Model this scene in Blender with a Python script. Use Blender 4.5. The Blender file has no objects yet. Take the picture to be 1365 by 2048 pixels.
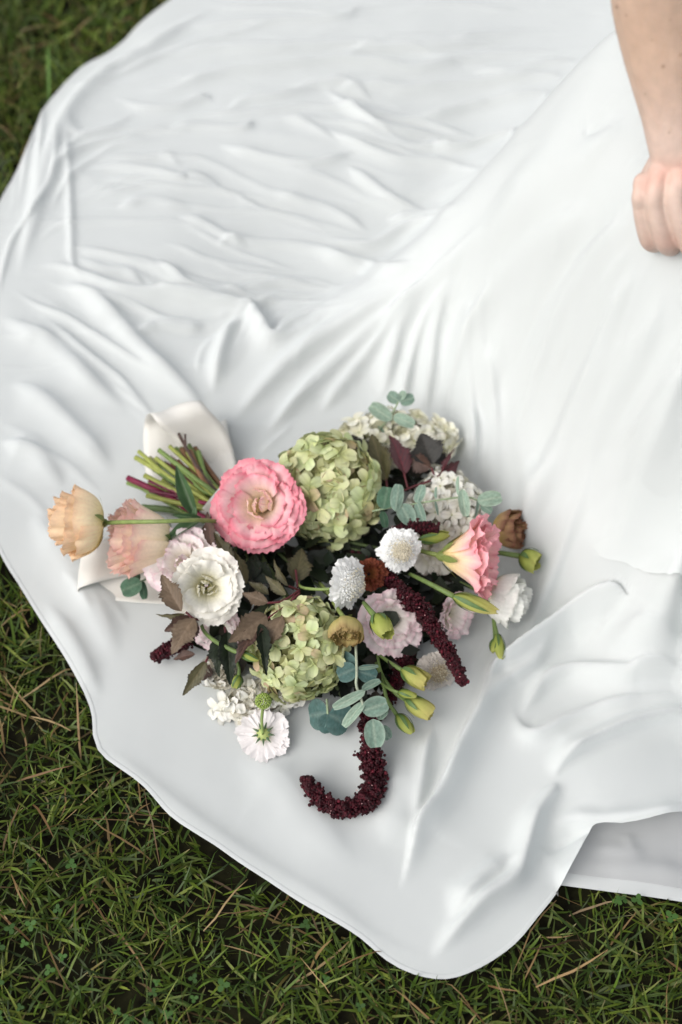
import bpy, math, random
import numpy as np
from mathutils import Vector, Matrix

rng = np.random.default_rng(7)
random.seed(7)
scene = bpy.context.scene
COL = scene.collection

# ------------------------------------------------------------------ camera
CAM_H, PITCH, LENS = 1.10, math.radians(56), 50.0
W, H = 1365.0, 2048.0
cd = bpy.data.cameras.new("camera")
cd.lens = LENS; cd.sensor_width = 36.0; cd.sensor_fit = 'AUTO'
cd.clip_start = 0.02; cd.clip_end = 400
cd.dof.use_dof = True; cd.dof.focus_distance = 1.125; cd.dof.aperture_fstop = 3.4
cam = bpy.data.objects.new("camera", cd); COL.objects.link(cam)
cam.location = (0, 0, CAM_H); cam.rotation_euler = (math.pi / 2 - PITCH, 0, 0)
scene.camera = cam
C0 = np.array([0, 0, CAM_H])
CR = np.array([1.0, 0, 0])
CF = np.array([0, math.cos(PITCH), -math.sin(PITCH)])
CU = np.array([0, math.sin(PITCH), math.cos(PITCH)])

# ------------------------------------------------------------------ light
world = bpy.data.worlds.new("World"); scene.world = world
world.use_nodes = True
wn = world.node_tree.nodes; wl = world.node_tree.links
bg = wn["Background"]
sky = wn.new("ShaderNodeTexSky"); sky.sky_type = 'NISHITA'; sky.sun_disc = False
SUN_EL, SUN_AZ = math.radians(46), math.radians(-122)      # veiled sun from the left, a little on the viewer's side
sky.sun_elevation = SUN_EL; sky.sun_rotation = SUN_AZ
sky.air_density = 1.0; sky.dust_density = 4.0; sky.ozone_density = 1.0
hs = wn.new("ShaderNodeHueSaturation"); hs.inputs["Saturation"].default_value = 0.26
wl.new(sky.outputs[0], hs.inputs["Color"]); wl.new(hs.outputs[0], bg.inputs[0])
bg.inputs[1].default_value = 0.15
sd = bpy.data.lights.new("sun", 'SUN'); sd.energy = 0.85; sd.angle = math.radians(60)
sd.color = (1.0, 0.97, 0.92)
sun = bpy.data.objects.new("sun", sd); COL.objects.link(sun)
sdir = Vector((math.sin(SUN_AZ) * math.cos(SUN_EL), math.cos(SUN_AZ) * math.cos(SUN_EL), math.sin(SUN_EL)))
sun.rotation_euler = sdir.to_track_quat('Z', 'Y').to_euler()
sun.location = (-1, 1.5, 3)
scene.view_settings.view_transform = 'Standard'
scene.view_settings.look = 'None'
scene.view_settings.gamma = 1.0
scene.view_settings.use_curve_mapping = False
scene.view_settings.exposure = 0.34
scene.cycles.max_bounces = 10
scene.cycles.transparent_max_bounces = 12


# ------------------------------------------------------------------ measuring helpers
def ray(px, py):
    dx = (np.asarray(px, float) - W / 2) / H * 36 / LENS
    dy = (H / 2 - np.asarray(py, float)) / H * 36 / LENS
    return CF + dx[..., None] * CR + dy[..., None] * CU


def P(px, py, h):
    d = ray(px, py)
    t = (CAM_H - np.asarray(h, float)) / -d[..., 2]
    return C0 + t[..., None] * d


def PT(px, py, t):
    return C0 + np.asarray(t, float)[..., None] * ray(px, py)


def mpp(p):
    """metres covered by one photograph pixel at world point p"""
    return float(np.dot(np.asarray(p) - C0, CF)) * 0.72 / H


def vdir(r, u, c):
    v = r * CR + u * CU - c * CF
    return v / np.linalg.norm(v)


def catmull(pts, n):
    pts = np.asarray(pts, float)
    if len(pts) < 3:
        s = np.linspace(0, 1, n)[:, None]
        return pts[0] * (1 - s) + pts[-1] * s
    p = np.vstack([2 * pts[0] - pts[1], pts, 2 * pts[-1] - pts[-2]])
    m = len(pts) - 1
    s = np.linspace(0, m, n)
    i = np.minimum(s.astype(int), m - 1); f = (s - i)[:, None]
    a, b, c, d = p[i], p[i + 1], p[i + 2], p[i + 3]
    return 0.5 * (2 * b + (c - a) * f + (2 * a - 5 * b + 4 * c - d) * f ** 2 + (3 * b - a - 3 * c + d) * f ** 3)


def _hash(ix, iy, seed):
    n = (ix * 374761393 + iy * 668265263 + seed * 982451653) & 0x7fffffff
    n = ((n ^ (n >> 13)) * 1274126177) & 0x7fffffff
    n = n ^ (n >> 16)
    return (n & 0xffff) / 65535.0


def vnoise(x, y, seed=0):
    ix = np.floor(x).astype(np.int64); iy = np.floor(y).astype(np.int64)
    fx = x - ix; fy = y - iy
    fx = fx * fx * fx * (fx * (fx * 6 - 15) + 10); fy = fy * fy * fy * (fy * (fy * 6 - 15) + 10)
    a = _hash(ix, iy, seed); b = _hash(ix + 1, iy, seed); c = _hash(ix, iy + 1, seed); d = _hash(ix + 1, iy + 1, seed)
    return (a * (1 - fx) + b * fx) * (1 - fy) + (c * (1 - fx) + d * fx) * fy


def fbm(x, y, seed=0, oct=3):
    v = 0; a = 0.5
    for k in range(oct):
        v = v + a * (vnoise(x, y, seed + k * 17) * 2 - 1); x = x * 2.03; y = y * 2.03; a *= 0.5
    return v


def in_poly(x, y, poly):
    ins = np.zeros(x.shape, bool)
    j = len(poly) - 1
    for i in range(len(poly)):
        xi, yi = poly[i]; xj, yj = poly[j]
        c = ((yi > y) != (yj > y)) & (x < (xj - xi) * (y - yi) / (yj - yi + 1e-12) + xi)
        ins ^= c
        j = i
    return ins


def near_poly(x, y, poly):
    """distance to and nearest point of a closed polyline"""
    bd = np.full(x.shape, 1e9); bx = x.copy(); by = y.copy()
    for i in range(len(poly)):
        ax, ay = poly[i]; cx, cy = poly[(i + 1) % len(poly)]
        ex, ey = cx - ax, cy - ay; L = ex * ex + ey * ey + 1e-15
        s = np.clip(((x - ax) * ex + (y - ay) * ey) / L, 0, 1)
        qx = ax + s * ex; qy = ay + s * ey
        d = np.hypot(x - qx, y - qy); m = d < bd
        bd = np.where(m, d, bd); bx = np.where(m, qx, bx); by = np.where(m, qy, by)
    return bd, bx, by


# ------------------------------------------------------------------ mesh helpers
def mk_mesh(name, v, f, col=None, smooth=True):
    v = np.ascontiguousarray(v, np.float32); me = bpy.data.meshes.new(name)
    me.vertices.add(len(v)); me.vertices.foreach_set("co", v.ravel())
    if isinstance(f, np.ndarray):
        f = [f]
    loops = np.concatenate([a.ravel() for a in f]).astype(np.int32)
    tot = np.concatenate([np.full(len(a), a.shape[1]) for a in f]).astype(np.int32)
    start = np.concatenate([[0], np.cumsum(tot)[:-1]]).astype(np.int32)
    me.loops.add(len(loops)); me.loops.foreach_set("vertex_index", loops)
    me.polygons.add(len(tot)); me.polygons.foreach_set("loop_start", start); me.polygons.foreach_set("loop_total", tot)
    me.update(calc_edges=True); me.validate()
    if smooth:
        me.polygons.foreach_set("use_smooth", np.ones(len(me.polygons), bool))
    if col is not None:
        a = me.color_attributes.new("Col", 'FLOAT_COLOR', 'POINT')
        c = np.ones((len(v), 4), np.float32); c[:, :3] = col
        a.data.foreach_set("color", c.ravel())
    return me


def grid_faces(nu, nv, wrap=False):
    """vertices laid out [v][u]"""
    j, i = np.meshgrid(np.arange(nv - 1), np.arange(nu if wrap else nu - 1), indexing='ij')
    i2 = (i + 1) % nu
    return np.stack([j * nu + i, j * nu + i2, (j + 1) * nu + i2, (j + 1) * nu + i], -1).reshape(-1, 4)


MW = {}          # world matrix of each thing and part, kept here because nothing is evaluated yet


def obj(name, me, mat, parent=None, M=None):
    o = bpy.data.objects.new(name, me); COL.objects.link(o)
    M = M or Matrix()
    if me is not None and mat is not None and len(me.materials) == 0:
        me.materials.append(mat)
    if parent is not None:
        o.parent = parent; MW[o] = MW[parent] @ M
    else:
        MW[o] = M
    o.matrix_local = M
    return o


def tag(o, label=None, cat=None, group=None, kind=None):
    if label: o['label'] = label
    if cat: o['category'] = cat
    if group: o['group'] = group
    if kind: o['kind'] = kind
    return o


def thing(name, label, cat, loc, R=None, group=None):
    M = Matrix.Translation(Vector(loc))
    if R is not None:
        M = M @ R.to_4x4()
    o = obj(name, None, None, None, M)
    o.empty_display_size = 0.01
    return tag(o, label, cat, group)


def axis_rot(axis, spin=0.0):
    return Vector(axis).to_track_quat('Z', 'Y').to_matrix() @ Matrix.Rotation(spin, 3, 'Z')


def loc_pts(parent, pts):
    Mi = np.array(MW[parent].inverted())
    pts = np.asarray(pts, float)
    return pts @ Mi[:3, :3].T + Mi[:3, 3]


def tube_arrays(pts, rad, n=7, seg=None, cap=True):
    pts = np.asarray(pts, float); k = len(pts)
    rad = np.broadcast_to(np.asarray(rad, float), (k,)) if np.ndim(rad) < 1 or len(np.atleast_1d(rad)) == k else np.interp(np.linspace(0, 1, k), np.linspace(0, 1, len(rad)), rad)
    T = np.gradient(pts, axis=0); T /= np.linalg.norm(T, axis=1)[:, None] + 1e-12
    ref = np.array([0, 0, 1.0]) if abs(T[0, 2]) < .9 else np.array([1.0, 0, 0])
    N = np.zeros_like(T); n0 = np.cross(T[0], ref); N[0] = n0 / np.linalg.norm(n0)
    for i in range(1, k):
        v = N[i - 1] - T[i] * np.dot(N[i - 1], T[i]); N[i] = v / (np.linalg.norm(v) + 1e-12)
    B = np.cross(T, N)
    a = np.linspace(0, 2 * np.pi, n, endpoint=False)
    v = pts[:, None] + rad[:, None, None] * (np.cos(a)[None, :, None] * N[:, None] + np.sin(a)[None, :, None] * B[:, None])
    v = v.reshape(-1, 3); f = [grid_faces(n, k, True)]
    if cap:
        v = np.vstack([v, pts[0], pts[-1]]); i = np.arange(n); j = (i + 1) % n
        f.append(np.stack([j, i, np.full(n, k * n)], 1)); f.append(np.stack([(k - 1) * n + i, (k - 1) * n + j, np.full(n, k * n + 1)], 1))
    return v, f


def tube(name, pts, rad, mat, parent, n=7, seg=14, col=None):
    """pts in world space, smoothed"""
    pts = catmull(pts, seg)
    pts = loc_pts(parent, pts)
    v, f = tube_arrays(pts, rad, n)
    c = None if col is None else np.broadcast_to(np.asarray(col, float), v.shape)
    return obj(name, mk_mesh(name, v, f, c), mat, parent)


# ------------------------------------------------------------------ materials
def mat_new(name):
    m = bpy.data.materials.new(name); m.use_nodes = True
    nt = m.node_tree; nt.nodes.clear()
    out = nt.nodes.new("ShaderNodeOutputMaterial")
    return m, nt, out


def col_mat(name, rough=.6, trans=0.0, rand=0.0, noise=0.0, nscale=300.0, bump=0.0, bscale=400.0, spec=.3, const=None, sss=0.0, sheen=0.0, hue=0.0):
    """principled from the colour attribute (or a constant), mixed with translucency"""
    m, nt, out = mat_new(name); N = nt.nodes; L = nt.links
    pr = N.new("ShaderNodeBsdfPrincipled")
    pr.inputs["Roughness"].default_value = rough; pr.inputs["Specular IOR Level"].default_value = spec
    if const is None:
        at = N.new("ShaderNodeAttribute"); at.attribute_name = "Col"; c = at.outputs["Color"]
    else:
        rgb = N.new("ShaderNodeRGB"); rgb.outputs[0].default_value = (*const, 1); c = rgb.outputs[0]
    if rand > 0 or hue > 0:
        oi = N.new("ShaderNodeObjectInfo")
        h = N.new("ShaderNodeHueSaturation")
        mr = N.new("ShaderNodeMapRange"); mr.inputs[3].default_value = 1 - rand; mr.inputs[4].default_value = 1 + rand
        L.new(oi.outputs["Random"], mr.inputs[0]); L.new(mr.outputs[0], h.inputs["Value"])
        mr2 = N.new("ShaderNodeMapRange"); mr2.inputs[3].default_value = .5 - hue; mr2.inputs[4].default_value = .5 + hue
        wv = N.new("ShaderNodeMath"); wv.operation = 'MULTIPLY'; wv.inputs[1].default_value = 7.31
        fr = N.new("ShaderNodeMath"); fr.operation = 'FRACT'
        L.new(oi.outputs["Random"], wv.inputs[0]); L.new(wv.outputs[0], fr.inputs[0]); L.new(fr.outputs[0], mr2.inputs[0]); L.new(mr2.outputs[0], h.inputs["Hue"])
        L.new(c, h.inputs["Color"]); c = h.outputs[0]
    if noise > 0:
        tc = N.new("ShaderNodeTexCoord"); nz = N.new("ShaderNodeTexNoise"); nz.inputs["Scale"].default_value = nscale; nz.inputs["Detail"].default_value = 4
        L.new(tc.outputs["Object"], nz.inputs["Vector"])
        mr = N.new("ShaderNodeMapRange"); mr.inputs[1].default_value = .3; mr.inputs[2].default_value = .7; mr.inputs[3].default_value = 1 - noise; mr.inputs[4].default_value = 1 + noise
        L.new(nz.outputs[0], mr.inputs[0])
        mx = N.new("ShaderNodeMix"); mx.data_type = 'RGBA'; mx.blend_type = 'MULTIPLY'; mx.inputs[0].default_value = 1
        L.new(c, mx.inputs[6]); L.new(mr.outputs[0], mx.inputs[7]); c = mx.outputs[2]
    L.new(c, pr.inputs["Base Color"])
    if sss > 0:
        pr.inputs["Subsurface Weight"].default_value = sss; pr.inputs["Subsurface Scale"].default_value = .004
        pr.inputs["Subsurface Radius"].default_value = (1, .4, .25)
    if sheen > 0:
        pr.inputs["Sheen Weight"].default_value = sheen
    if bump > 0:
        tc = N.new("ShaderNodeTexCoord"); nz = N.new("ShaderNodeTexNoise"); nz.inputs["Scale"].default_value = bscale; nz.inputs["Detail"].default_value = 3
        L.new(tc.outputs["Object"], nz.inputs["Vector"])
        b = N.new("ShaderNodeBump"); b.inputs["Strength"].default_value = bump; b.inputs["Distance"].default_value = .001
        L.new(nz.outputs[0], b.inputs["Height"]); L.new(b.outputs[0], pr.inputs["Normal"])
    s = pr.outputs[0]
    if trans > 0:
        tr = N.new("ShaderNodeBsdfTranslucent"); L.new(c, tr.inputs[0])
        mx = N.new("ShaderNodeMixShader"); mx.inputs[0].default_value = trans
        L.new(s, mx.inputs[1]); L.new(tr.outputs[0], mx.inputs[2]); s = mx.outputs[0]
    L.new(s, out.inputs[0])
    return m


def cloth_mat(name, base, clear):
    """chiffon: diffuse with translucency, a woven bump, and an open weave that lets a little through"""
    m, nt, out = mat_new(name); N = nt.nodes; L = nt.links
    pr = N.new("ShaderNodeBsdfPrincipled"); pr.inputs["Base Color"].default_value = (*base, 1)
    pr.inputs["Roughness"].default_value = .95; pr.inputs["Specular IOR Level"].default_value = .04
    pr.inputs["Sheen Weight"].default_value = .35; pr.inputs["Sheen Roughness"].default_value = .35
    tc = N.new("ShaderNodeTexCoord")
    w1 = N.new("ShaderNodeTexWave"); w1.bands_direction = 'X'; w1.inputs["Scale"].default_value = 900; w1.inputs["Distortion"].default_value = 1.0
    w2 = N.new("ShaderNodeTexWave"); w2.bands_direction = 'Y'; w2.inputs["Scale"].default_value = 900; w2.inputs["Distortion"].default_value = 1.0
    ad = N.new("ShaderNodeMath"); ad.operation = 'ADD'
    L.new(tc.outputs["Object"], w1.inputs[0]); L.new(tc.outputs["Object"], w2.inputs[0])
    L.new(w1.outputs["Fac"], ad.inputs[0]); L.new(w2.outputs["Fac"], ad.inputs[1])
    b = N.new("ShaderNodeBump"); b.inputs["Strength"].default_value = .16; b.inputs["Distance"].default_value = .0003
    nz = N.new("ShaderNodeTexNoise"); nz.inputs["Scale"].default_value = 420; nz.inputs["Detail"].default_value = 3
    L.new(tc.outputs["Object"], nz.inputs["Vector"])
    ad2 = N.new("ShaderNodeMath"); ad2.operation = "ADD"; L.new(ad.outputs[0], ad2.inputs[0]); L.new(nz.outputs[0], ad2.inputs[1])
    L.new(ad2.outputs[0], b.inputs["Height"]); L.new(b.outputs[0], pr.inputs["Normal"])
    tr = N.new("ShaderNodeBsdfTranslucent"); tr.inputs[0].default_value = (*base, 1)
    mx = N.new("ShaderNodeMixShader"); mx.inputs[0].default_value = .15
    L.new(pr.outputs[0], mx.inputs[1]); L.new(tr.outputs[0], mx.inputs[2])
    s = mx.outputs[0]
    if clear > 0:
        # open weave: the threads cover more the more slanted the cloth is
        tp = N.new("ShaderNodeBsdfTransparent"); m2 = N.new("ShaderNodeMixShader")
        ge = N.new("ShaderNodeNewGeometry"); dt = N.new("ShaderNodeVectorMath"); dt.operation = 'DOT_PRODUCT'
        L.new(ge.outputs["Incoming"], dt.inputs[0]); L.new(ge.outputs["Normal"], dt.inputs[1])
        ab = N.new("ShaderNodeMath"); ab.operation = 'ABSOLUTE'; L.new(dt.outputs["Value"], ab.inputs[0])
        mxm = N.new("ShaderNodeMath"); mxm.operation = 'MAXIMUM'; mxm.inputs[1].default_value = .08; L.new(ab.outputs[0], mxm.inputs[0])
        iv = N.new("ShaderNodeMath"); iv.operation = 'DIVIDE'; iv.inputs[0].default_value = 1.0; L.new(mxm.outputs[0], iv.inputs[1])
        pw = N.new("ShaderNodeMath"); pw.operation = 'POWER'; pw.inputs[0].default_value = clear; L.new(iv.outputs[0], pw.inputs[1])
        L.new(pw.outputs[0], m2.inputs[0])
        L.new(s, m2.inputs[1]); L.new(tp.outputs[0], m2.inputs[2]); s = m2.outputs[0]
    L.new(s, out.inputs[0])
    return m


M_cloth = cloth_mat("white_chiffon", (.732, .760, .752), .19)
M_sheer = cloth_mat("sheer_chiffon", (.72, .735, .74), .36)
M_hem = cloth_mat("hem_chiffon", (.70, .72, .715), .17)
M_satin = col_mat("ivory_satin", rough=.5, trans=.15, const=(.76, .74, .69), spec=.3, sheen=.3, bump=.12, bscale=160)
M_grass = col_mat("grass_blade", rough=.5, trans=.22, spec=.35)
M_petal = col_mat("petal", rough=.6, trans=.28, rand=.04, noise=.05, nscale=350, spec=.2)
M_wht = col_mat('white_hydrangea_petal', rough=.6, trans=.25, rand=.05, hue=.004, spec=.2)
M_hyd = col_mat("hydrangea_petal", rough=.6, trans=.22, rand=.17, hue=.022, noise=.06, nscale=2.5, spec=.2)
M_stem = col_mat("stem", rough=.5, noise=.18, nscale=160, spec=.35)
M_leaf = col_mat("leaf", rough=.5, trans=.15, rand=.14, noise=.12, nscale=6, bump=.25, bscale=30, spec=.35)
M_euc = col_mat("eucalyptus_leaf", rough=.65, trans=.1, rand=.1, noise=.22, nscale=7, spec=.25)
M_amar = col_mat("amaranth", rough=.6, noise=.3, nscale=500, spec=.25)


# ------------------------------------------------------------------ outlines of the dress on the lawn
HEMPX = [(340, 0), (290, 38), (245, 80), (205, 108), (165, 130), (120, 178), (90, 217), (60, 290), (30, 350), (0, 400), (-50, 520), (-85, 690),
         (-80, 850), (-50, 985), (0, 1103), (40, 1170), (85, 1243), (130, 1312), (170, 1385), (185, 1430), (187, 1468), (197, 1498), (214, 1517), (250, 1543), (290, 1574),
         (340, 1630), (385, 1662), (430, 1690), (480, 1725), (540, 1763), (600, 1802), (660, 1836), (720, 1872), (775, 1917), (830, 1944), (895, 1953), (960, 1931), (1030, 1884), (1075, 1832),
         (1100, 1802), (1125, 1766), (1150, 1722), (1172, 1680), (1181, 1664), (1200, 1664), (1235, 1668), (1285, 1663), (1330, 1653), (1365, 1645), (1450, 1622), (1600, 1580), (1850, 1540),
         (2050, 1250), (2080, 800), (1950, 350), (1750, 0), (1500, -150), (1150, -230), (850, -220), (600, -160), (430, -70)]
hem3 = P(np.array([p[0] for p in HEMPX]), np.array([p[1] for p in HEMPX]), .024)


def dense(poly, step=.004):
    out = []
    n = len(poly)
    q = np.vstack([poly[-1:], poly, poly[:2]])
    for i in range(n):
        a, b, c, d = q[i], q[i + 1], q[i + 2], q[i + 3]
        k = max(1, int(np.linalg.norm(c - b) / step))
        for s in np.arange(k) / k:
            out.append(0.5 * (2 * b + (c - a) * s + (2 * a - 5 * b + 4 * c - d) * s ** 2 + (3 * b - a - 3 * c + d) * s ** 3))
    return np.array(out)


hem_poly = dense(hem3[:, :2], .008)
UNDERPX = [(1085, 1740), (1122, 1768), (1165, 1774), (1220, 1782), (1290, 1791), (1365, 1802), (1500, 1822), (1800, 1850), (1950, 1560), (1700, 1520), (1500, 1560), (1365, 1600), (1230, 1625), (1150, 1640), (1100, 1690)]
un3 = P(np.array([p[0] for p in UNDERPX]), np.array([p[1] for p in UNDERPX]), .016)
under_poly = un3[:, :2]

# ------------------------------------------------------------------ ground and grass
def ground():
    n = 60
    g = np.sign(np.linspace(-1, 1, n)) * np.abs(np.linspace(-1, 1, n)) ** 3 * 120
    X, Y = np.meshgrid(g, g + .8)
    Z = -0.004 + .002 * fbm(X * 20, Y * 20, 3)
    m, nt, out = mat_new("lawn_soil"); N = nt.nodes; L = nt.links
    pr = N.new("ShaderNodeBsdfPrincipled"); pr.inputs["Roughness"].default_value = .95; pr.inputs["Specular IOR Level"].default_value = .1
    tc = N.new("ShaderNodeTexCoord"); nz = N.new("ShaderNodeTexNoise"); nz.inputs["Scale"].default_value = 90; nz.inputs["Detail"].default_value = 6
    cr = N.new("ShaderNodeValToRGB"); e = cr.color_ramp.elements
    e[0].position = .35; e[0].color = (.006, .005, .003, 1); e[1].position = .7; e[1].color = (.020, .020, .008, 1)
    L.new(tc.outputs["Object"], nz.inputs["Vector"]); L.new(nz.outputs[0], cr.inputs[0]); L.new(cr.outputs[0], pr.inputs["Base Color"]); L.new(pr.outputs[0], out.inputs[0])
    o = obj("ground", mk_mesh("ground", np.stack([X, Y, Z], -1).reshape(-1, 3), grid_faces(n, n)), m)
    tag(o, "dark soil and thatch of the lawn under the grass", kind='structure')


ground()


def blades(name, label, n, area, lo, hi, wlo, whi, lean, palette, pw, seed, zmax=.05, base_z=0.0):
    r = np.random.default_rng(seed)
    x0, x1, y0, y1 = area
    x = r.uniform(x0, x1, n); y = r.uniform(y0, y1, n)
    # clumps: drop some roots where a slow noise is low
    keep = (vnoise(x * 14, y * 14, seed) * .75 + r.random(n) * .5 > .38)
    keep &= ~in_poly(x, y, hem_poly[::2]) & ~in_poly(x, y, under_poly)
    if area[0] < -1: keep &= (np.abs(x) > .84) | (y < .17) | (y > 1.94)
    x, y = x[keep], y[keep]; n = len(x)
    L = r.uniform(lo, hi, n) * (.75 + .5 * vnoise(x * 9, y * 9, seed + 5))
    az = r.uniform(0, 2 * np.pi, n); th = np.clip(r.normal(lean, .35, n), .1, 1.5); bend = r.normal(.55, .4, n)
    w = r.uniform(wlo, whi, n) * .5
    S = 5
    pos = np.zeros((n, S, 3)); pos[:, 0, 0] = x; pos[:, 0, 1] = y; pos[:, 0, 2] = base_z * r.random(n)
    azs = az.copy()
    for k in range(1, S):
        a = np.clip(th + bend * (k - 1) / (S - 1) * 1.2, 0, 1.75)
        azs = azs + r.normal(0, .12, n)
        st = L / (S - 1)
        pos[:, k, 0] = pos[:, k - 1, 0] + st * np.sin(a) * np.cos(azs)
        pos[:, k, 1] = pos[:, k - 1, 1] + st * np.sin(a) * np.sin(azs)
        pos[:, k, 2] = np.clip(pos[:, k - 1, 2] + st * np.cos(a), .002, zmax)
    # blades that reach below the cloth stay pressed down under it
    fx, fy = pos[..., 0].ravel(), pos[..., 1].ravel()
    ins = (in_poly(fx, fy, hem_poly[::2]) | in_poly(fx, fy, under_poly)).reshape(n, S)
    pos[..., 2] = np.where(ins, np.minimum(pos[..., 2], .005), pos[..., 2])
    over = (r.random(n) < .0)[:, None] & ins
    pos[..., 2] = np.where(over, .034 + .004 * np.arange(S)[None] / S, pos[..., 2])
    side = np.stack([-np.sin(az), np.cos(az), np.zeros(n)], -1)
    roll = r.normal(0, .5, n); side = side * np.cos(roll)[:, None]; side[:, 2] = np.sin(roll)
    prof = np.array([.55, .95, 1.0, .75, .12])
    v = np.stack([pos - side[:, None] * (w[:, None] * prof)[..., None], pos + side[:, None] * (w[:, None] * prof)[..., None]], 2)  # n,S,2,3
    v[..., 2] = np.maximum(v[..., 2], .001)
    base = (np.arange(n) * S * 2)[:, None]
    q = np.array([[2 * k, 2 * k + 1, 2 * k + 3, 2 * k + 2] for k in range(S - 1)])
    f = (base[:, None, :] + q[None]).reshape(-1, 4)
    pal = np.array(palette)[r.choice(len(palette), n, p=np.array(pw) / sum(pw))]
    pal = pal * r.uniform(.40, 1.45, (n, 1)) * (.7 + .5 * vnoise(x * 7, y * 7, seed + 9))[:, None]
    tip = np.array([.30, .24, .11])
    tb = (r.random(n) < .18)[:, None]
    c = np.repeat(pal[:, None, :], S, 1)
    c[:, 4] = np.where(tb, tip, c[:, 4])
    c = np.repeat(c[:, :, None, :], 2, 2)
    o = obj(name, mk_mesh(name, v.reshape(-1, 3), f, c.reshape(-1, 3)), M_grass)
    tag(o, label, "grass", kind='stuff')


GREEN = [(.070, .120, .013), (.105, .152, .016), (.042, .078, .011), (.155, .190, .030), (.15, .120, .034), (.19, .125, .05)]
blades("grass", "short mown green lawn grass around the dress train", 120000, (-.85, .85, .16, 1.95), .013, .043, .0009, .0026, .85, GREEN, [5, 4.5, 3.5, 2.2, .5, .25], 11)
blades("grass", "mown lawn grass further out around the dress", 60000, (-1.7, 1.7, -.7, 2.9), .03, .06, .003, .006, .7, GREEN, [5, 4, 4, 2, .8, .5], 12)
blades("dry_grass", "brown dead grass thatch between the green blades", 5000, (-.85, .85, .16, 1.95), .025, .07, .0008, .0020, 1.25, [(.22, .14, .06), (.30, .21, .10), (.15, .085, .035)], [3, 2, 2], 13, zmax=.032, base_z=.012)
blades("coarse_grass", "longer broad lawn grass blades lying among the short ones", 260, (-.85, .85, .16, 1.95), .05, .09, .0026, .0042, .95, [(.075, .15, .025), (.11, .17, .04), (.05, .11, .02)], [3, 2, 2], 14, zmax=.05)


def clover():
    r = np.random.default_rng(21); n = 3000
    x = r.uniform(-.8, .8, n); y = r.uniform(.18, 1.7, n)
    k = (vnoise(x * 8, y * 8, 77) > .58) & ~in_poly(x, y, hem_poly[::2]) & ~in_poly(x, y, under_poly)
    k &= near_poly(x, y, hem_poly[::3])[0] > .012
    x, y = x[k], y[k]; n = len(x)
    V = []; F = []; Cc = []
    a6 = np.linspace(0, 2 * np.pi, 7)[:-1]
    lf = np.stack([np.cos(a6) * .42, .5 + .5 * np.sin(a6), .06 * np.abs(np.cos(a6))], -1)
    for i in range(n):
        s = r.uniform(.0032, .0058); z = r.uniform(.014, .03); a0 = r.uniform(0, 6.28)
        cc = np.array([.05, .115, .022]) * r.uniform(.7, 1.4)
        for j in range(3):
            a = a0 + j * 2.09; ca, sa = math.cos(a), math.sin(a)
            p = lf * s
            q = np.stack([x[i] + p[:, 0] * ca - p[:, 1] * sa, y[i] + p[:, 0] * sa + p[:, 1] * ca, z + p[:, 2] + r.normal(0, .12) * p[:, 1]], -1)
            F.append(np.arange(6) + len(V) * 6); V.append(q); Cc.append(np.broadcast_to(cc, (6, 3)))
    o = obj("clover", mk_mesh("clover", np.vstack(V), np.array(F), np.vstack(Cc)), M_grass)
    tag(o, "small three leaved clover patches growing in the lawn grass", "clover", kind='stuff')


clover()

# ------------------------------------------------------------------ the wedding dress
CTRL = [  # pixel, pixel, height of the cloth there
    # silhouette of the lap and leg
    (1232, 60, .37), (1180, 130, .345), (1100, 225, .30), (1000, 330, .235), (900, 450, .16), (830, 520, .115), (760, 567, .075), (690, 605, .05), (600, 650, .032),
    # top of the lap
    (1300, 150, .38), (1365, 150, .39), (1290, 300, .365), (1365, 350, .37), (1200, 250, .345), (1150, 330, .32), (1250, 420, .342), (1290, 500, .335), (1365, 560, .335), (1150, 420, .30),
    (1080, 420, .27), (1000, 450, .225), (1100, 520, .255), (1000, 560, .185), (1200, 600, .275), (1365, 750, .285), (1365, 900, .235), (1290, 950, .20), (1200, 880, .175), (1200, 750, .225),
    (1100, 750, .165), (1100, 900, .105), (1000, 800, .085), (1050, 1000, .062), (1180, 1060, .10), (1290, 1100, .14), (1365, 1130, .165), (1500, 600, .33), (1500, 900, .25), (1500, 1150, .18),
    (920, 620, .115), (870, 700, .065), (800, 620, .07), (820, 800, .03), (720, 700, .03), (930, 900, .045), (930, 760, .07),
    # below the hanging edge of the overskirt
    (1365, 1260, .075), (1250, 1210, .055), (1150, 1180, .045), (1365, 1380, .05), (1200, 1350, .035), (1100, 1450, .028), (1300, 1500, .04), (1365, 1600, .042), (1200, 1600, .04), (1500, 1350, .08), (1500, 1600, .04),
    # behind the leg
    (1210, -10, .03), (1180, 50, .027), (1080, 170, .026), (980, 290, .025), (880, 410, .024), (800, 500, .023), (720, 555, .022), (640, 600, .02), (1300, -80, .03), (1500, -60, .05), (1700, 300, .3), (1700, 800, .25), (1800, 1200, .1),
    (1900, 300, .05), (2000, 900, .04)]
for _x, _y in [(340, 20), (160, 150), (60, 320), (0, 500), (0, 800), (40, 1150), (150, 1330), (220, 1490), (400, 1650), (600, 1780), (900, 1920), (1080, 1790), (1160, 1680), (700, 1650), (850, 1700), (980, 1600),
               (500, 1500), (300, 1300), (200, 1000), (300, 800), (200, 600), (400, 500), (600, 350), (700, 150), (900, 100), (450, 150), (250, 350), (1000, -40), (700, -100), (500, 1150), (650, 1300), (800, 1300),
               (700, 1000), (880, 1200), (920, 1400), (1020, 1750), (500, 900), (450, 700), (550, 640), (800, 380), (600, 250)]:
    CTRL.append((_x, _y, .022))
ctrl = np.array([np.append(P(np.array(a), np.array(b), h)[:2], h) for a, b, h in CTRL])


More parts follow.
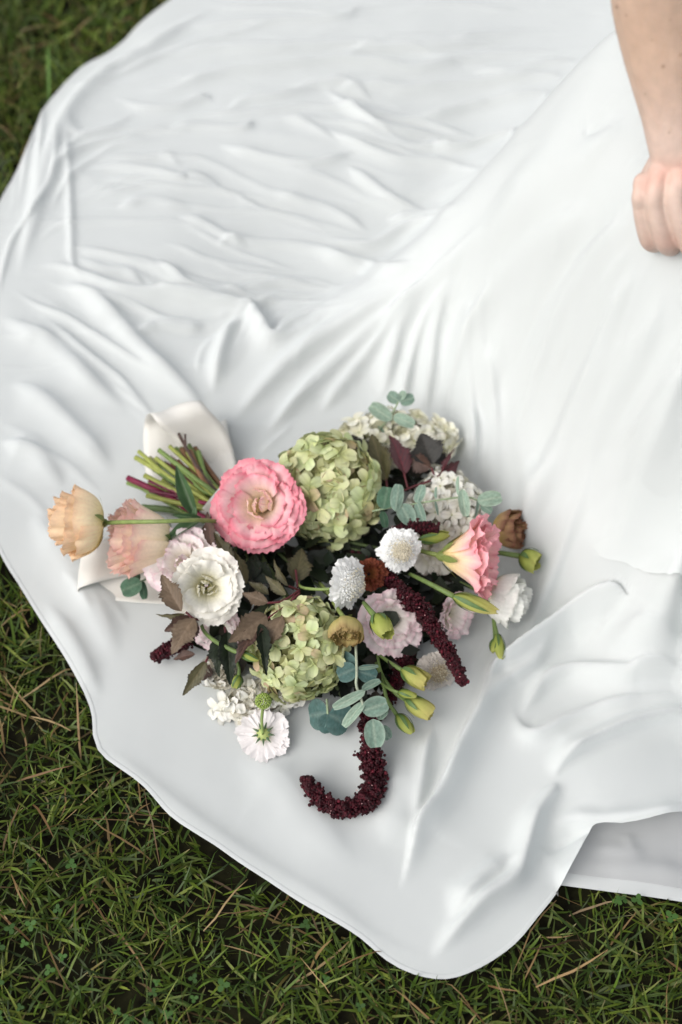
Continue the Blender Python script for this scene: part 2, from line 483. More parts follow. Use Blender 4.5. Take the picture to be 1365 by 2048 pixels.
def tps_fit(c, lam=2e-4):
    n = len(c); d = np.hypot(c[:, None, 0] - c[None, :, 0], c[:, None, 1] - c[None, :, 1])
    K = np.where(d > 0, d * d * np.log(d + 1e-12), 0) + lam * np.eye(n)
    Pm = np.c_[np.ones(n), c[:, :2]]
    A = np.block([[K, Pm], [Pm.T, np.zeros((3, 3))]])
    s = np.linalg.solve(A, np.r_[c[:, 2], 0, 0, 0])
    return s


TPS = tps_fit(ctrl)


def base_h(x, y):
    sh = x.shape; x = x.ravel(); y = y.ravel(); out = TPS[-3] + TPS[-2] * x + TPS[-1] * y
    for i in range(len(ctrl)):
        d2 = (x - ctrl[i, 0]) ** 2 + (y - ctrl[i, 1]) ** 2
        out = out + TPS[i] * .5 * d2 * np.log(d2 + 1e-20)
    k = .012
    e_ = (out - k) / .004
    out = k + .004 * np.where(e_ > 20, e_, np.log1p(np.exp(np.minimum(e_, 20))))
    return np.maximum(out, .012).reshape(sh)


def on_cloth(px, py):
    """the point of the base cloth seen at a photograph pixel: march down the ray"""
    px = np.atleast_1d(np.asarray(px, float)); py = np.atleast_1d(np.asarray(py, float))
    hs_ = np.linspace(.42, .012, 80)
    h = np.full(px.shape, .02); done = np.zeros(px.shape, bool)
    for hh in hs_:
        q = P(px, py, hh); b = base_h(q[:, 0], q[:, 1])
        m = (~done) & (b >= hh)
        h[m] = hh; done |= m
    lo_ = h.copy(); hi_ = h + .0055                       # refine between the two marching steps
    for _ in range(9):
        mid = (lo_ + hi_) / 2; q = P(px, py, mid); b = base_h(q[:, 0], q[:, 1]) >= mid
        lo_ = np.where(b, mid, lo_); hi_ = np.where(b, hi_, mid)
    return P(px, py, lo_)


# folds: (pixels, height mm, width left px, width right px); left is seen walking along the line
FOLDS = [
    # upper train, roughly level wrinkles
    ([(241, 138), (359, 108), (436, 97), (544, 95), (700, 87), (768, 92), (870, 87), (1024, 67), (1203, 64)], 7, 14, 22),
    ([(277, 180), (349, 174), (436, 146), (538, 138), (700, 121), (819, 138), (896, 128), (932, 138)], 7, 13, 20),
    ([(226, 190), (287, 213), (354, 210), (400, 195), (431, 203)], 6, 12, 16),
    ([(436, 236), (492, 200), (564, 190), (641, 167), (700, 167), (760, 215)], 7, 13, 18),
    ([(133, 220), (154, 267), (215, 256), (277, 220)], 4, 16, 18),
    ([(328, 264), (385, 251), (482, 256), (508, 236)], 6, 12, 15),
    ([(436, 285), (492, 303), (590, 326), (656, 321), (716, 300)], 7, 13, 18),
    ([(169, 338), (231, 333), (308, 344), (359, 354), (379, 349), (426, 364), (477, 405)], 7, 12, 16),
    ([(313, 303), (338, 313), (369, 344)], 5, 11, 12),
    ([(349, 426), (410, 446), (462, 477), (500, 500)], 5, 13, 17),
    ([(431, 497), (462, 479), (513, 485), (615, 497), (700, 533), (760, 545)], 7, 12, 18),
    ([(154, 513), (205, 538), (256, 544), (300, 590)], 5, 14, 18),
    ([(303, 503), (349, 549), (390, 574), (462, 585), (564, 569), (690, 582)], 8, 12, 16),
    ([(77, 538), (113, 531), (174, 554), (246, 585), (359, 595), (487, 618), (507, 626), (533, 672), (551, 682), (579, 651), (641, 613), (700, 590)], 11, 12, 22),
    ([(503, 626), (462, 662), (446, 703), (436, 744), (426, 795)], 9, 14, 16),
    ([(113, 559), (169, 585), (221, 631), (277, 692), (318, 733), (380, 790), (420, 850)], 9, 18, 24),
    ([(267, 682), (308, 656), (379, 659), (410, 646)], 5, 13, 15),
    ([(36, 560), (56, 477), (97, 318), (138, 220), (205, 149), (287, 103), (359, 56), (436, 10)], 8, 18, 26),
    ([(0, 630), (60, 665), (103, 687), (190, 769), (260, 830)], 7, 20, 26),
    ([(20, 760), (90, 800), (170, 880), (230, 950)], 6, 22, 28),
    ([(0, 880), (70, 905), (130, 980)], 5, 20, 26),
    ([(350, 60), (500, 45), (665, 38), (727, 10)], 6, 13, 20),
    ([(665, 185), (732, 169), (819, 177), (921, 169), (1075, 154), (1142, 154)], 9, 13, 20),
    ([(932, 138), (1024, 143), (1091, 128), (1157, 121)], 7, 12, 18),
    ([(640, 165), (706, 220), (752, 251), (819, 264), (906, 272)], 9, 12, 18),
    ([(793, 244), (870, 231), (952, 210), (1034, 195), (1126, 182)], 9, 12, 20),
    ([(640, 250), (716, 292), (793, 323), (870, 328), (983, 341)], 9, 13, 18),
    ([(834, 303), (870, 290), (911, 303), (993, 274), (1075, 249)], 8, 12, 16),
    ([(691, 328), (742, 369), (793, 405), (860, 425)], 8, 13, 18),
    ([(768, 441), (844, 431), (932, 413)], 7, 12, 16),
    ([(640, 480), (742, 492), (819, 451), (906, 426)], 8, 13, 18),
    ([(600, 480), (665, 508), (716, 528), (793, 538), (834, 528)], 8, 11, 16),
    ([(540, 380), (600, 400), (680, 430), (740, 470)], 5, 14, 18),
    ([(230, 420), (300, 400), (390, 420)], 4, 16, 20),
    ([(560, 230), (620, 250), (680, 290)], 5, 12, 15),
    # skirt over the lap
    ([(1240, 230), (1200, 290), (1140, 350), (1024, 390), (960, 440)], 5, 30, 40),
    ([(1268, 452), (1178, 480), (1130, 528), (1095, 575), (1060, 660), (1025, 769)], -7, 18, 26),
    ([(1290, 520), (1200, 560), (1140, 640), (1090, 760), (1060, 880)], 7, 35, 45),
    ([(932, 564), (885, 620), (868, 680), (858, 769), (850, 840)], 9, 12, 18),
    ([(935, 574), (927, 667), (932, 800), (945, 900), (945, 960)], 9, 12, 20),
    ([(885, 580), (809, 656), (783, 728), (766, 800)], 9, 13, 22),
    ([(840, 560), (760, 610), (690, 660), (600, 720), (520, 790), (460, 850)], 9, 16, 26),
    ([(860, 590), (768, 650), (690, 720), (600, 800), (520, 880)], 8, 14, 22),
    ([(790, 660), (705, 755), (640, 830)], 7, 12, 18),
    ([(1005, 620), (985, 760), (985, 900), (990, 1000)], 6, 18, 24),
    ([(1040, 800), (1028, 850), (1029, 890), (1038, 940), (1046, 1000), (1049, 1075), (1046, 1130)], 11, 26, 5),
    ([(1230, 660), (1170, 795), (1110, 920), (1078, 1000), (1062, 1060)], 12, 30, 34),
    ([(1210, 850), (1165, 980), (1135, 1065), (1108, 1147), (1076, 1225), (1045, 1285)], 11, 14, 20),
    ([(1330, 760), (1290, 880), (1240, 960)], 8, 50, 50),
    ([(1260, 440), (1150, 470), (1040, 540), (960, 640), (905, 760), (890, 860)], 9, 14, 22),
    ([(1150, 400), (1010, 470), (900, 545), (800, 640), (720, 740)], 8, 14, 22),
    ([(1270, 470), (1190, 540), (1110, 660), (1060, 790), (1035, 900)], 9, 18, 26),
    ([(1285, 520), (1235, 620), (1180, 740), (1130, 860), (1095, 960)], 9, 20, 26),
    ([(1320, 560), (1290, 680), (1230, 800), (1180, 900), (1150, 1000)], 9, 24, 30),
    ([(1365, 640), (1345, 760), (1300, 900), (1270, 1000)], 8, 26, 36),
    ([(960, 560), (955, 680), (975, 800), (1000, 900)], 7, 10, 16),
    ([(905, 570), (845, 660), (815, 760), (800, 840)], 7, 10, 15),
    # hanging edge of the overskirt and what lies below it
    ([(1300, 1215), (1255, 1185), (1220, 1178), (1165, 1208), (1085, 1270), (1018, 1317), (985, 1342), (968, 1385)], 20, 26, 6),
    ([(993, 1322), (981, 1345), (952, 1429), (921, 1491), (898, 1547), (870, 1604), (834, 1655), (819, 1715), (800, 1790)], 18, 30, 5),
    ([(870, 1440), (850, 1510), (842, 1580), (826, 1650)], 7, 14, 16),
    ([(1110, 1270), (1065, 1337), (1003, 1375), (966, 1420)], 9, 12, 18),
    ([(1040, 1440), (1060, 1404), (1091, 1363), (1152, 1342), (1244, 1353), (1280, 1342), (1352, 1342), (1430, 1380)], 12, 14, 18),
    ([(1019, 1409), (1044, 1460), (1075, 1472), (1126, 1445), (1203, 1419), (1306, 1399), (1420, 1400)], 9, 14, 22),
    ([(1106, 1560), (1127, 1527), (1178, 1492), (1280, 1452), (1365, 1436), (1450, 1430)], 14, 26, 7),
    ([(1112, 1560), (1106, 1585), (1070, 1640), (1048, 1711), (1028, 1763), (960, 1814), (900, 1876), (860, 1920)], 16, 18, 20),
    ([(1230, 1250), (1290, 1260), (1400, 1300)], 8, 24, 30),
    ([(1040, 1715), (985, 1745), (935, 1790), (900, 1840)], 9, 12, 22),
    ([(1070, 1704), (1130, 1688), (1185, 1660)], -3, 16, 12),
    ([(1120, 1790), (1152, 1722), (1182, 1664)], 13, 16, 8),
    ([(1085, 1670), (1140, 1645), (1200, 1650), (1290, 1640), (1365, 1622), (1450, 1600)], 11, 22, 20),
    # flat part below the bouquet
    ([(470, 1520), (560, 1560), (640, 1660), (720, 1740)], 4, 40, 50),
    ([(200, 1480), (260, 1535), (340, 1602), (430, 1670), (540, 1740), (640, 1800), (760, 1880), (880, 1925)], 2.5, 22, 40),
    ([(90, 1200), (150, 1290), (205, 1400)], 4, 18, 24),
    ([(700, 1490), (690, 1560), (700, 1640)], -4, 40, 40),
    ([(800, 1500), (800, 1600), (770, 1700)], 5, 40, 40),
    ([(60, 1020), (130, 1110), (190, 1210), (240, 1330)], 5, 30, 36),
]


_PROJ = {}


def projected(folds, lift):
    if id(folds) not in _PROJ:
        pp = [catmull(np.array(f[0], float), max(16, len(f[0]) * (7 if len(f[0]) < 7 else 5))) for f in folds]
        al = np.vstack(pp)
        q = on_cloth(al[:, 0], al[:, 1]) if lift else P(al[:, 0], al[:, 1], .02)
        cut = np.cumsum([len(p) for p in pp])[:-1]
        _PROJ[id(folds)] = np.split(q, cut)
    return _PROJ[id(folds)]


def fold_field(X, Y, folds, lift):
    Z = np.zeros(X.shape)
    for (pts, amp, wl_, wr_), q in zip(folds, projected(folds, lift)):
        pts = np.array(pts, float)
        sc_ = np.mean([mpp(a) for a in q])
        # an oblique view flattens depth: widths are measured across the picture
        flat_ = lift and wl_ < 30 and pts[:, 1].max() < 640
        wk = .72 if flat_ else 1.0
        ln_ = np.hypot(*np.diff(pts, axis=0).T).sum(); te = .34 if not flat_ else (.28 if ln_ > 150 else .4)
        amp = amp * (min(1.0, ln_ / 150) if flat_ else 1)
        wl, wr = wl_ * sc_ * wk, wr_ * sc_ * wk
        mw = max(wl, wr) * 4
        m = (X > q[:, 0].min() - mw) & (X < q[:, 0].max() + mw) & (Y > q[:, 1].min() - mw) & (Y < q[:, 1].max() + mw)
        x = X[m]; y = Y[m]
        if not len(x): continue
        bd = np.full(x.shape, 1e9); sg = np.ones(x.shape); tt = np.zeros(x.shape)
        for i in range(len(q) - 1):
            ax, ay = q[i, :2]; ex, ey = q[i + 1, :2] - q[i, :2]; L = ex * ex + ey * ey + 1e-15
            s = np.clip(((x - ax) * ex + (y - ay) * ey) / L, 0, 1)
            dx = x - ax - s * ex; dy = y - ay - s * ey; d = np.hypot(dx, dy); k = d < bd
            bd = np.where(k, d, bd); sg = np.where(k, np.sign(ex * dy - ey * dx), sg); tt = np.where(k, (i + s) / (len(q) - 1), tt)
        end = np.clip(tt / te, 0, 1) * np.clip((1 - tt) / te, 0, 1); end = end * end * (3 - 2 * end)
        w = np.where(sg > 0, wl, wr) * (.45 + .55 * end)          # folds run out thin as well as low
        u = bd / w
        prof = 1 / np.cosh(np.minimum(1.6 * np.sqrt(u * u + .02) - .2, 20))
        Z[m] += amp * (.00095 if flat_ else (.0021 if pts[:, 1].mean() < 950 and pts[:, 0].mean() > 800 else .0014)) * prof * np.maximum(end, .0) * (.85 + .3 * vnoise(x * 40, y * 40, 5))
    return Z


VALLEY = [([(1165, 1105), (1200, 1130), (1256, 1150), (1310, 1174), (1365, 1200), (1480, 1250), (1600, 1280)], -13, 20, 30)]


def fine_folds(n, seed, lmin=50, lmax=170, amin=1.2, amax=3.0, wmin=5, wmax=11, ymax=1700):
    """short secondary creases that run along the main folds near them"""
    r = np.random.default_rng(seed); Q = []; A = []
    for pts, amp, a_, b_ in FOLDS:
        c = catmull(np.array(pts, float), 24); d = np.gradient(c, axis=0); th = np.arctan2(d[:, 1], d[:, 0])
        Q.append(c); A.append(th)
    Q = np.vstack(Q); A = np.concatenate(A)

    def dirn(p):
        w = np.exp(-((Q - p) ** 2).sum(1) / (2 * 55 ** 2)) + 1e-9
        return .5 * math.atan2((w * np.sin(2 * A)).sum(), (w * np.cos(2 * A)).sum()), w.sum()
    out = []
    while len(out) < n:
        p = np.array([r.uniform(-40, 1400), r.uniform(0, ymax)])
        if (180 < p[0] < 1000 and p[1] > 1080 or p[1] > 1230) and r.random() < .96: continue
        a, w = dirn(p)
        if w < 2: continue
        a += r.normal(0, .22); L = r.uniform(lmin, lmax) * (1.0 if p[1] < 700 else 1.25); k = 6; path = [p]
        sg = 1 if math.cos(a) > 0 else -1
        for i in range(k):
            b, _ = dirn(path[-1])
            if math.cos(b - a) < 0: b += math.pi
            a = .5 * a + .5 * (b + r.normal(0, .18)) if abs((b - a + math.pi) % (2 * math.pi) - math.pi) < 1.2 else a
            path.append(path[-1] + L / k * np.array([math.cos(a), math.sin(a)]))
        q = np.array(path)
        if lmin > 200 and (q[:, 0] > 1215 - .97 * (q[:, 1] - 80)).any(): continue
        if q[:, 1].min() < 1: continue
        wd = r.uniform(wmin, wmax)
        out.append((q, r.uniform(amin, amax) * (1 if r.random() < .9 else -.6), wd, wd * r.uniform(.9, 1.6)))
    return out


def sheet(name, poly, x0, x1, y0, y1, step, hfun, mat, parent):
    nx = int((x1 - x0) / step); ny = int((y1 - y0) / step)
    X, Y = np.meshgrid(np.linspace(x0, x1, nx), np.linspace(y0, y1, ny))
    ins = in_poly(X.ravel(), Y.ravel(), poly)
    f = grid_faces(nx, ny)
    f = f[ins[f].any(1)]
    used = np.zeros(nx * ny, bool); used[f.ravel()] = True
    out = used & ~ins
    x = X.ravel().copy(); y = Y.ravel().copy()
    _, bx, by = near_poly(x[out], y[out], poly)
    x[out] = bx; y[out] = by
    idx = np.cumsum(used) - 1
    f = idx[f]; x = x[used]; y = y[used]
    z = hfun(x, y)
    me = mk_mesh(name, np.stack([x, y, z], -1), f)
    return obj(name, me, mat, parent)


def train_h(x, y, valley=True):
    b = base_h(x, y)
    flat = np.clip(1 - (b - .02) / .12, 0, 1)
    z = b + fold_field(x, y, FOLDS, True) + fold_field(x, y, FINE, True) * FINE_AMP
    z = z + fold_field(x, y, LONG, True)
    if valley: z = z + fold_field(x, y, VALLEY, True)
    up = np.clip((y - .75) / .2, 0, 1) * np.clip((1.5 - y) / .2, .5, 1)
    wx = x + .03 * fbm(x * 6, y * 6, 40); wy = y + .02 * fbm(x * 7, y * 7, 41)
    rid = 1 - np.abs(fbm(wx * 6, wy * 26, 43, 2)) * 2.2
    z = z + .0012 * np.clip(rid, 0, 1) ** 3 * up * flat
    z = z + .0022 * fbm(wx * 9, wy * 14, 47, 3) * (.35 + .65 * up) * flat
    z = z + .0010 * fbm(x * 25, y * 25, 49, 2) * flat * .6 + .0026 * fbm(x * 9 + 3, y * 7, 53, 2) * flat
    d, _, _ = near_poly(x, y, hem_poly[::2])
        # hem lifts and drops along the edge
    z = z + .003 * fbm(x * 9, y * 9, 61, 2) * np.exp(-(d / .03) ** 2)
    return np.maximum(z, .009)


FINE = fine_folds(150, 8, 80, 220); FINE_AMP = .5
LONG = fine_folds(48, 31, 240, 480, 2.2, 4.2, 6, 10, 640)
dress = thing("wedding_dress", "white chiffon wedding dress with its long train spread over the grass", "dress", (0, .8, .02))
MDI = MW[dress].inverted()


def shift(fn):
    return lambda x, y: fn(x, y)


lo = hem_poly.min(0) - .01; hi = hem_poly.max(0) + .01


def dress_part(name, poly, step, hf, mat):
    o = sheet(name, poly, poly[:, 0].min() - .01, poly[:, 0].max() + .01, poly[:, 1].min() - .01, poly[:, 1].max() + .01, step, hf, mat, dress)
    o.matrix_local = MDI; MW[o] = Matrix()
    return o


train = dress_part("train", hem_poly, .0021, train_h, M_cloth)

OVERPX = [(1166, 1040), (1180, 1082), (1200, 1112), (1228, 1122), (1256, 1129), (1280, 1139), (1305, 1150), (1335, 1162), (1365, 1174), (1430, 1196), (1520, 1222), (1700, 1250), (1720, 1000), (1560, 960), (1365, 985), (1280, 975), (1220, 985)]
_o = on_cloth(np.array([p[0] for p in OVERPX]), np.array([p[1] for p in OVERPX]))
over_poly = dense(_o[:, :2], .006)
_back = _o[[12, 13, 14, 15, 16, 0], :2]


def over_h(x, y):
    """free lower edge of the overskirt, lifted off the skirt under it"""
    d = np.full(x.shape, 1e9)
    for i in range(len(_back) - 1):
        ax, ay = _back[i]; ex, ey = _back[i + 1] - _back[i]; s_ = np.clip(((x - ax) * ex + (y - ay) * ey) / (ex * ex + ey * ey), 0, 1)
        d = np.minimum(d, np.hypot(x - ax - s_ * ex, y - ay - s_ * ey))
    k = np.clip(d / .075, 0, 1)
    return train_h(x, y, False) - .003 + .020 * k * k * (3 - 2 * k) + .002 * fbm(x * 30, y * 30, 88, 2) * k


dress_part("overskirt", over_poly, .0025, over_h, M_cloth)

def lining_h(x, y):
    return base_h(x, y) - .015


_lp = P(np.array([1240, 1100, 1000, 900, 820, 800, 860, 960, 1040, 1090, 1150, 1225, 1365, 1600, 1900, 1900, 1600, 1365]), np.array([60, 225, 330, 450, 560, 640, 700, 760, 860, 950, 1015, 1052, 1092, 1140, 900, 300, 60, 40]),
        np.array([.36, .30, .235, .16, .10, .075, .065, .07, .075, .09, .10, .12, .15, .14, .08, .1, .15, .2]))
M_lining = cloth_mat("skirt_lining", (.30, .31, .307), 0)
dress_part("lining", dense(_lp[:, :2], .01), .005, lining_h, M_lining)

UFOLDS = [([(1175, 1690), (1230, 1697), (1265, 1703), (1300, 1692)], 3, 14, 14), ([(1180, 1730), (1290, 1735), (1400, 1745)], 4, 20, 20), ([(1262, 1660), (1258, 1702)], 2, 14, 14)]


def under_h(x, y):
    z = .016 + fold_field(x, y, UFOLDS, False) + .0015 * fbm(x * 18, y * 18, 71, 2)
    return np.maximum(z, .008)


under = dress_part("sheer_underlayer", dense(under_poly, .006), .003, under_h, M_sheer)


def hem_band(name, pts2, width, hf, mat, off):
    """stitched double hem: a narrow band just above the edge of the cloth"""
    p = np.asarray(pts2); T = np.gradient(p, axis=0); T /= np.linalg.norm(T, axis=1)[:, None]
    Nn = np.stack([-T[:, 1], T[:, 0]], -1)
    rows = []
    for k, s in enumerate([-.0008, .15, .5, .85, 1.0]):
        q = p + Nn * s * width if k else p + Nn * -.0006
        z = hf(q[:, 0], q[:, 1]) + (off if 0 < k < 4 else off * .1)
        rows.append(np.c_[q, z])
    v = np.array(rows).reshape(-1, 3)
    o = obj(name, mk_mesh(name, v, grid_faces(len(p), 5)), mat, dress)
    o.matrix_local = MDI; MW[o] = Matrix()
    return o


# hem of the train: the same points as the edge of the cloth itself
i0 = int(np.argmin(np.hypot(*(hem_poly - hem3[0, :2]).T))); i1 = int(np.argmin(np.hypot(*(hem_poly - hem3[40, :2]).T)))
hs_seg = hem_poly[i0:i1]
tst = hs_seg[len(hs_seg) // 2]; tt_ = hs_seg[len(hs_seg) // 2 + 1] - tst
inward = in_poly(np.array([tst[0] - tt_[1] * 2]), np.array([tst[1] + tt_[0] * 2]), hem_poly)[0]
hem_band("hem", hs_seg if inward else hs_seg[::-1], .0032, train_h, M_hem, .0003)
us = dense(P(np.array([1118, 1165, 1220, 1290, 1365, 1500, 1700, 1790]), np.array([1767.5, 1774, 1782, 1791, 1802, 1822, 1842, 1849]), .0165)[:, :2], .006)
us = us[:int(np.argmax(us[:, 0]))]
inw = in_poly(np.array([us[9, 0] - (us[10] - us[9])[1] * 2]), np.array([us[9, 1] + (us[10] - us[9])[0] * 2]), under_poly)[0]
hem_band("hem", us if inw else us[::-1], .010, under_h, M_hem, .0005)

# ------------------------------------------------------------------ the bride's arm and hand
def person():
    V = []; F3 = []; F4 = []; nv = 0

    def add(pts, rx, ry=None, n=20):
        """closed round-ended tube through world points, elliptical: rx across the picture, ry towards the camera"""
        nonlocal nv
        pts = np.asarray(pts, float); k = max(10, len(pts) * 8)
        r1 = np.interp(np.linspace(0, 1, k), np.linspace(0, 1, len(rx)), rx)
        r2 = r1 if ry is None else np.interp(np.linspace(0, 1, k), np.linspace(0, 1, len(ry)), ry)
        c = catmull(pts, k)
        T = np.gradient(c, axis=0); T /= np.linalg.norm(T, axis=1)[:, None]
        # rounded ends
        c2 = [c[0] - T[0] * r1[0] * s for s in (.95, .7, .35)] + list(c) + [c[-1] + T[-1] * r1[-1] * s for s in (.35, .7, .95)]
        f1 = [.3, .71, .93]; sc_ = np.r_[f1, np.ones(k), f1[::-1]]
        r1 = np.r_[[r1[0]] * 3, r1, [r1[-1]] * 3] * sc_; r2 = np.r_[[r2[0]] * 3, r2, [r2[-1]] * 3] * sc_
        c = np.array(c2); T = np.r_[[T[0]] * 3, T, [T[-1]] * 3]
        A = np.cross(T, CF); A /= np.linalg.norm(A, axis=1)[:, None]; B = np.cross(T, A)
        a = np.linspace(0, 2 * np.pi, n, endpoint=False)
        v = c[:, None] + (r1[:, None] * np.cos(a))[..., None] * A[:, None] + (r2[:, None] * np.sin(a))[..., None] * B[:, None]
        m = len(c)
        f = grid_faces(n, m, True) + nv
        V.append(v.reshape(-1, 3)); F4.append(f)
        V.append(c[[0, -1]])
        i = np.arange(n); j = (i + 1) % n
        F3.append(np.stack([j, i, np.full(n, m * n)], 1) + nv); F3.append(np.stack([(m - 1) * n + i, (m - 1) * n + j, np.full(n, m * n + 1)], 1) + nv)
        nv += m * n + 2

    def q(px, py, t):
        return PT(np.array(float(px)), np.array(float(py)), t)
    # upper arm (outside the picture), forearm, wrist
    add([q(1300, -520, .80), q(1322, -330, .86), q(1335, -150, .90)], [.046, .043, .040])
    add([q(1335, -150, .905), q(1340, 0, .940), q(1353, 110, .960), q(1366, 220, .978), q(1378, 305, .9915)], [.0400, .0385, .0350, .0290, .0272], [.036, .034, .030, .0225, .0180])
    # palm and back of the hand
    add([q(1378, 300, .992), q(1379, 328, .9965), q(1380, 368, 1.003)], [.0262, .0290, .0362], [.0176, .0172, .0160])
    # ulna bump
    add([q(1314, 262, .986), q(1318, 282, .989)], [.0080, .0080])
    # knuckles
    for kx, ky, kt, kr in [(1288, 376, .999, .0078), (1320, 354, .993, .0090), (1364, 346, .9885, .0096), (1436, 358, .990, .0094)]:
        add([q(kx, ky - 10, kt), q(kx, ky + 6, kt + .001)], [kr, kr])
    # curled fingers: metacarpal, first phalanx, then bending down and back under the palm
    fin = [
        [(1322, 318, 1.010), (1287, 379, .999), (1281, 412, 1.005), (1297, 478, 1.026), (1316, 486, 1.047), (1326, 462, 1.054)],
        [(1348, 312, 1.008), (1318, 358, .993), (1310, 410, .997), (1331, 480, 1.017), (1346, 490, 1.040), (1350, 460, 1.050)],
        [(1380, 312, 1.006), (1363, 348, .9885), (1353, 405, .993), (1384, 486, 1.012), (1398, 498, 1.036), (1398, 465, 1.047)],
        [(1420, 340, .999), (1432, 366, .993), (1440, 425, .998), (1446, 482, 1.015), (1446, 494, 1.036), (1440, 462, 1.047)]]
    rad = [[.0080, .0070, .0056, .0066, .0064, .006], [.0090, .0082, .0068, .0082, .0074, .007], [.0098, .0094, .0084, .0097, .0080, .0074], [.0095, .0092, .0084, .0088, .0076, .007]]
    for a, b in zip(fin, rad):
        add([q(*p) for p in a], b, n=16)
    add([q(1425, 320, 1.010), q(1465, 365, 1.015), q(1475, 420, 1.022), q(1455, 470, 1.035)], [.014, .0115, .0105, .0085], n=16)   # thumb side, out of frame
    me = mk_mesh("person", np.vstack(V), [np.vstack(F4), np.vstack(F3)])
    o = bpy.data.objects.new("person", me); COL.objects.link(o)
    rm = o.modifiers.new("r", 'REMESH'); rm.mode = 'VOXEL'; rm.voxel_size = .0011
    sm = o.modifiers.new("s", 'SMOOTH'); sm.iterations = 9; sm.factor = .5
    dg = bpy.context.evaluated_depsgraph_get()
    new = bpy.data.meshes.new_from_object(o.evaluated_get(dg))
    o.modifiers.clear(); o.data = new; new.name = "person"
    new.polygons.foreach_set("use_smooth", np.ones(len(new.polygons), bool))
    n = len(new.vertices); co = np.zeros(n * 3, np.float32); new.vertices.foreach_get("co", co); co = co.reshape(-1, 3)
    c = np.tile(np.array([.60, .43, .335]), (n, 1))
    pale = np.array([.63, .475, .40]); red = np.array([.62, .34, .27]); tan = np.array([.53, .36, .255])
    # pixel row of each vertex tells hand from forearm along the limb
    d = np.linalg.norm(co - q(1345, 420, 1.0), axis=1); w = np.clip(1 - (d - .05) / .06, 0, 1)[:, None]
    c = c * (1 - w) + pale * w
    d = np.linalg.norm(co - q(1300, 40, .94), axis=1); w = np.clip(1 - d / .07, 0, 1)[:, None] * .6
    c = c * (1 - w) + tan * w
    for kx, ky, kt, kr, s in [(1288, 372, .993, .007, .6), (1320, 350, .985, .009, .7), (1334, 482, 1.012, .010, .4), (1300, 486, 1.025, .008, .4), (1364, 342, .980, .009, .6), (1385, 484, 1.008, .01, .4)]:
        d = np.linalg.norm(co - q(kx, ky, kt), axis=1); w = (np.exp(-(d / kr) ** 2) * s)[:, None]; c = c * (1 - w) + red * w
    D = co - C0; t = D @ CF; sx = (D @ CR) / t * LENS / 36 * H + W / 2; sy = H / 2 - (D @ CU) / t * LENS / 36 * H
    for mx, my, mr in [(1327, 133, 3.2), (1362, 110, 2.6), (1234, 14, 3.2), (1253, 31, 1.8), (1340, 40, 1.8), (1291, 188, 1.6), (1339, 265, 2.0), (1305, 80, 1.5)]:
        w = (np.exp(-(((sx - mx) ** 2 + (sy - my) ** 2) / mr ** 2)) * .75)[:, None] * (t < .995)[:, None]
        c = c * (1 - w) + np.array([.16, .06, .03]) * w
    a = new.color_attributes.new("Col", 'FLOAT_COLOR', 'POINT'); cc = np.ones((n, 4), np.float32); cc[:, :3] = c; a.data.foreach_set("color", cc.ravel())
    skin = col_mat("skin", rough=.5, noise=.07, nscale=120, bump=.25, bscale=900, spec=.35, sss=.12)
    new.materials.clear(); new.materials.append(skin)
    MW[o] = Matrix()
    tag(o, "bare forearm and loosely closed hand of a seated bride resting on her white skirt", "person")
    # fine pale hairs along the forearm edge
    r = np.random.default_rng(5); L = []
    nrm = np.zeros(n * 3, np.float32); new.vertices.foreach_get("normal", nrm); nrm = nrm.reshape(-1, 3)
    sel = np.where((sy > -40) & (sy < 260) & (sx < 1380))[0]; sel = r.choice(sel, 420)
    vv = []; ff = []
    down = -CU
    for k, i in enumerate(sel):
        p0 = co[i]; ln = r.uniform(.004, .009); dr = nrm[i] * .35 + down * .8 + r.normal(0, .2, 3); dr /= np.linalg.norm(dr)
        sd_ = np.cross(dr, nrm[i]); sd_ = sd_ / (np.linalg.norm(sd_) + 1e-9) * .00006
        vv += [p0 - sd_, p0 + sd_, p0 + dr * ln]; ff.append((3 * k, 3 * k + 1, 3 * k + 2))
    h = obj("arm_hair", mk_mesh("arm_hair", np.array(vv), np.array(ff)), col_mat("fine_hair", rough=.4, const=(.55, .36, .2)), o)
    h['kind'] = 'stuff'


person()

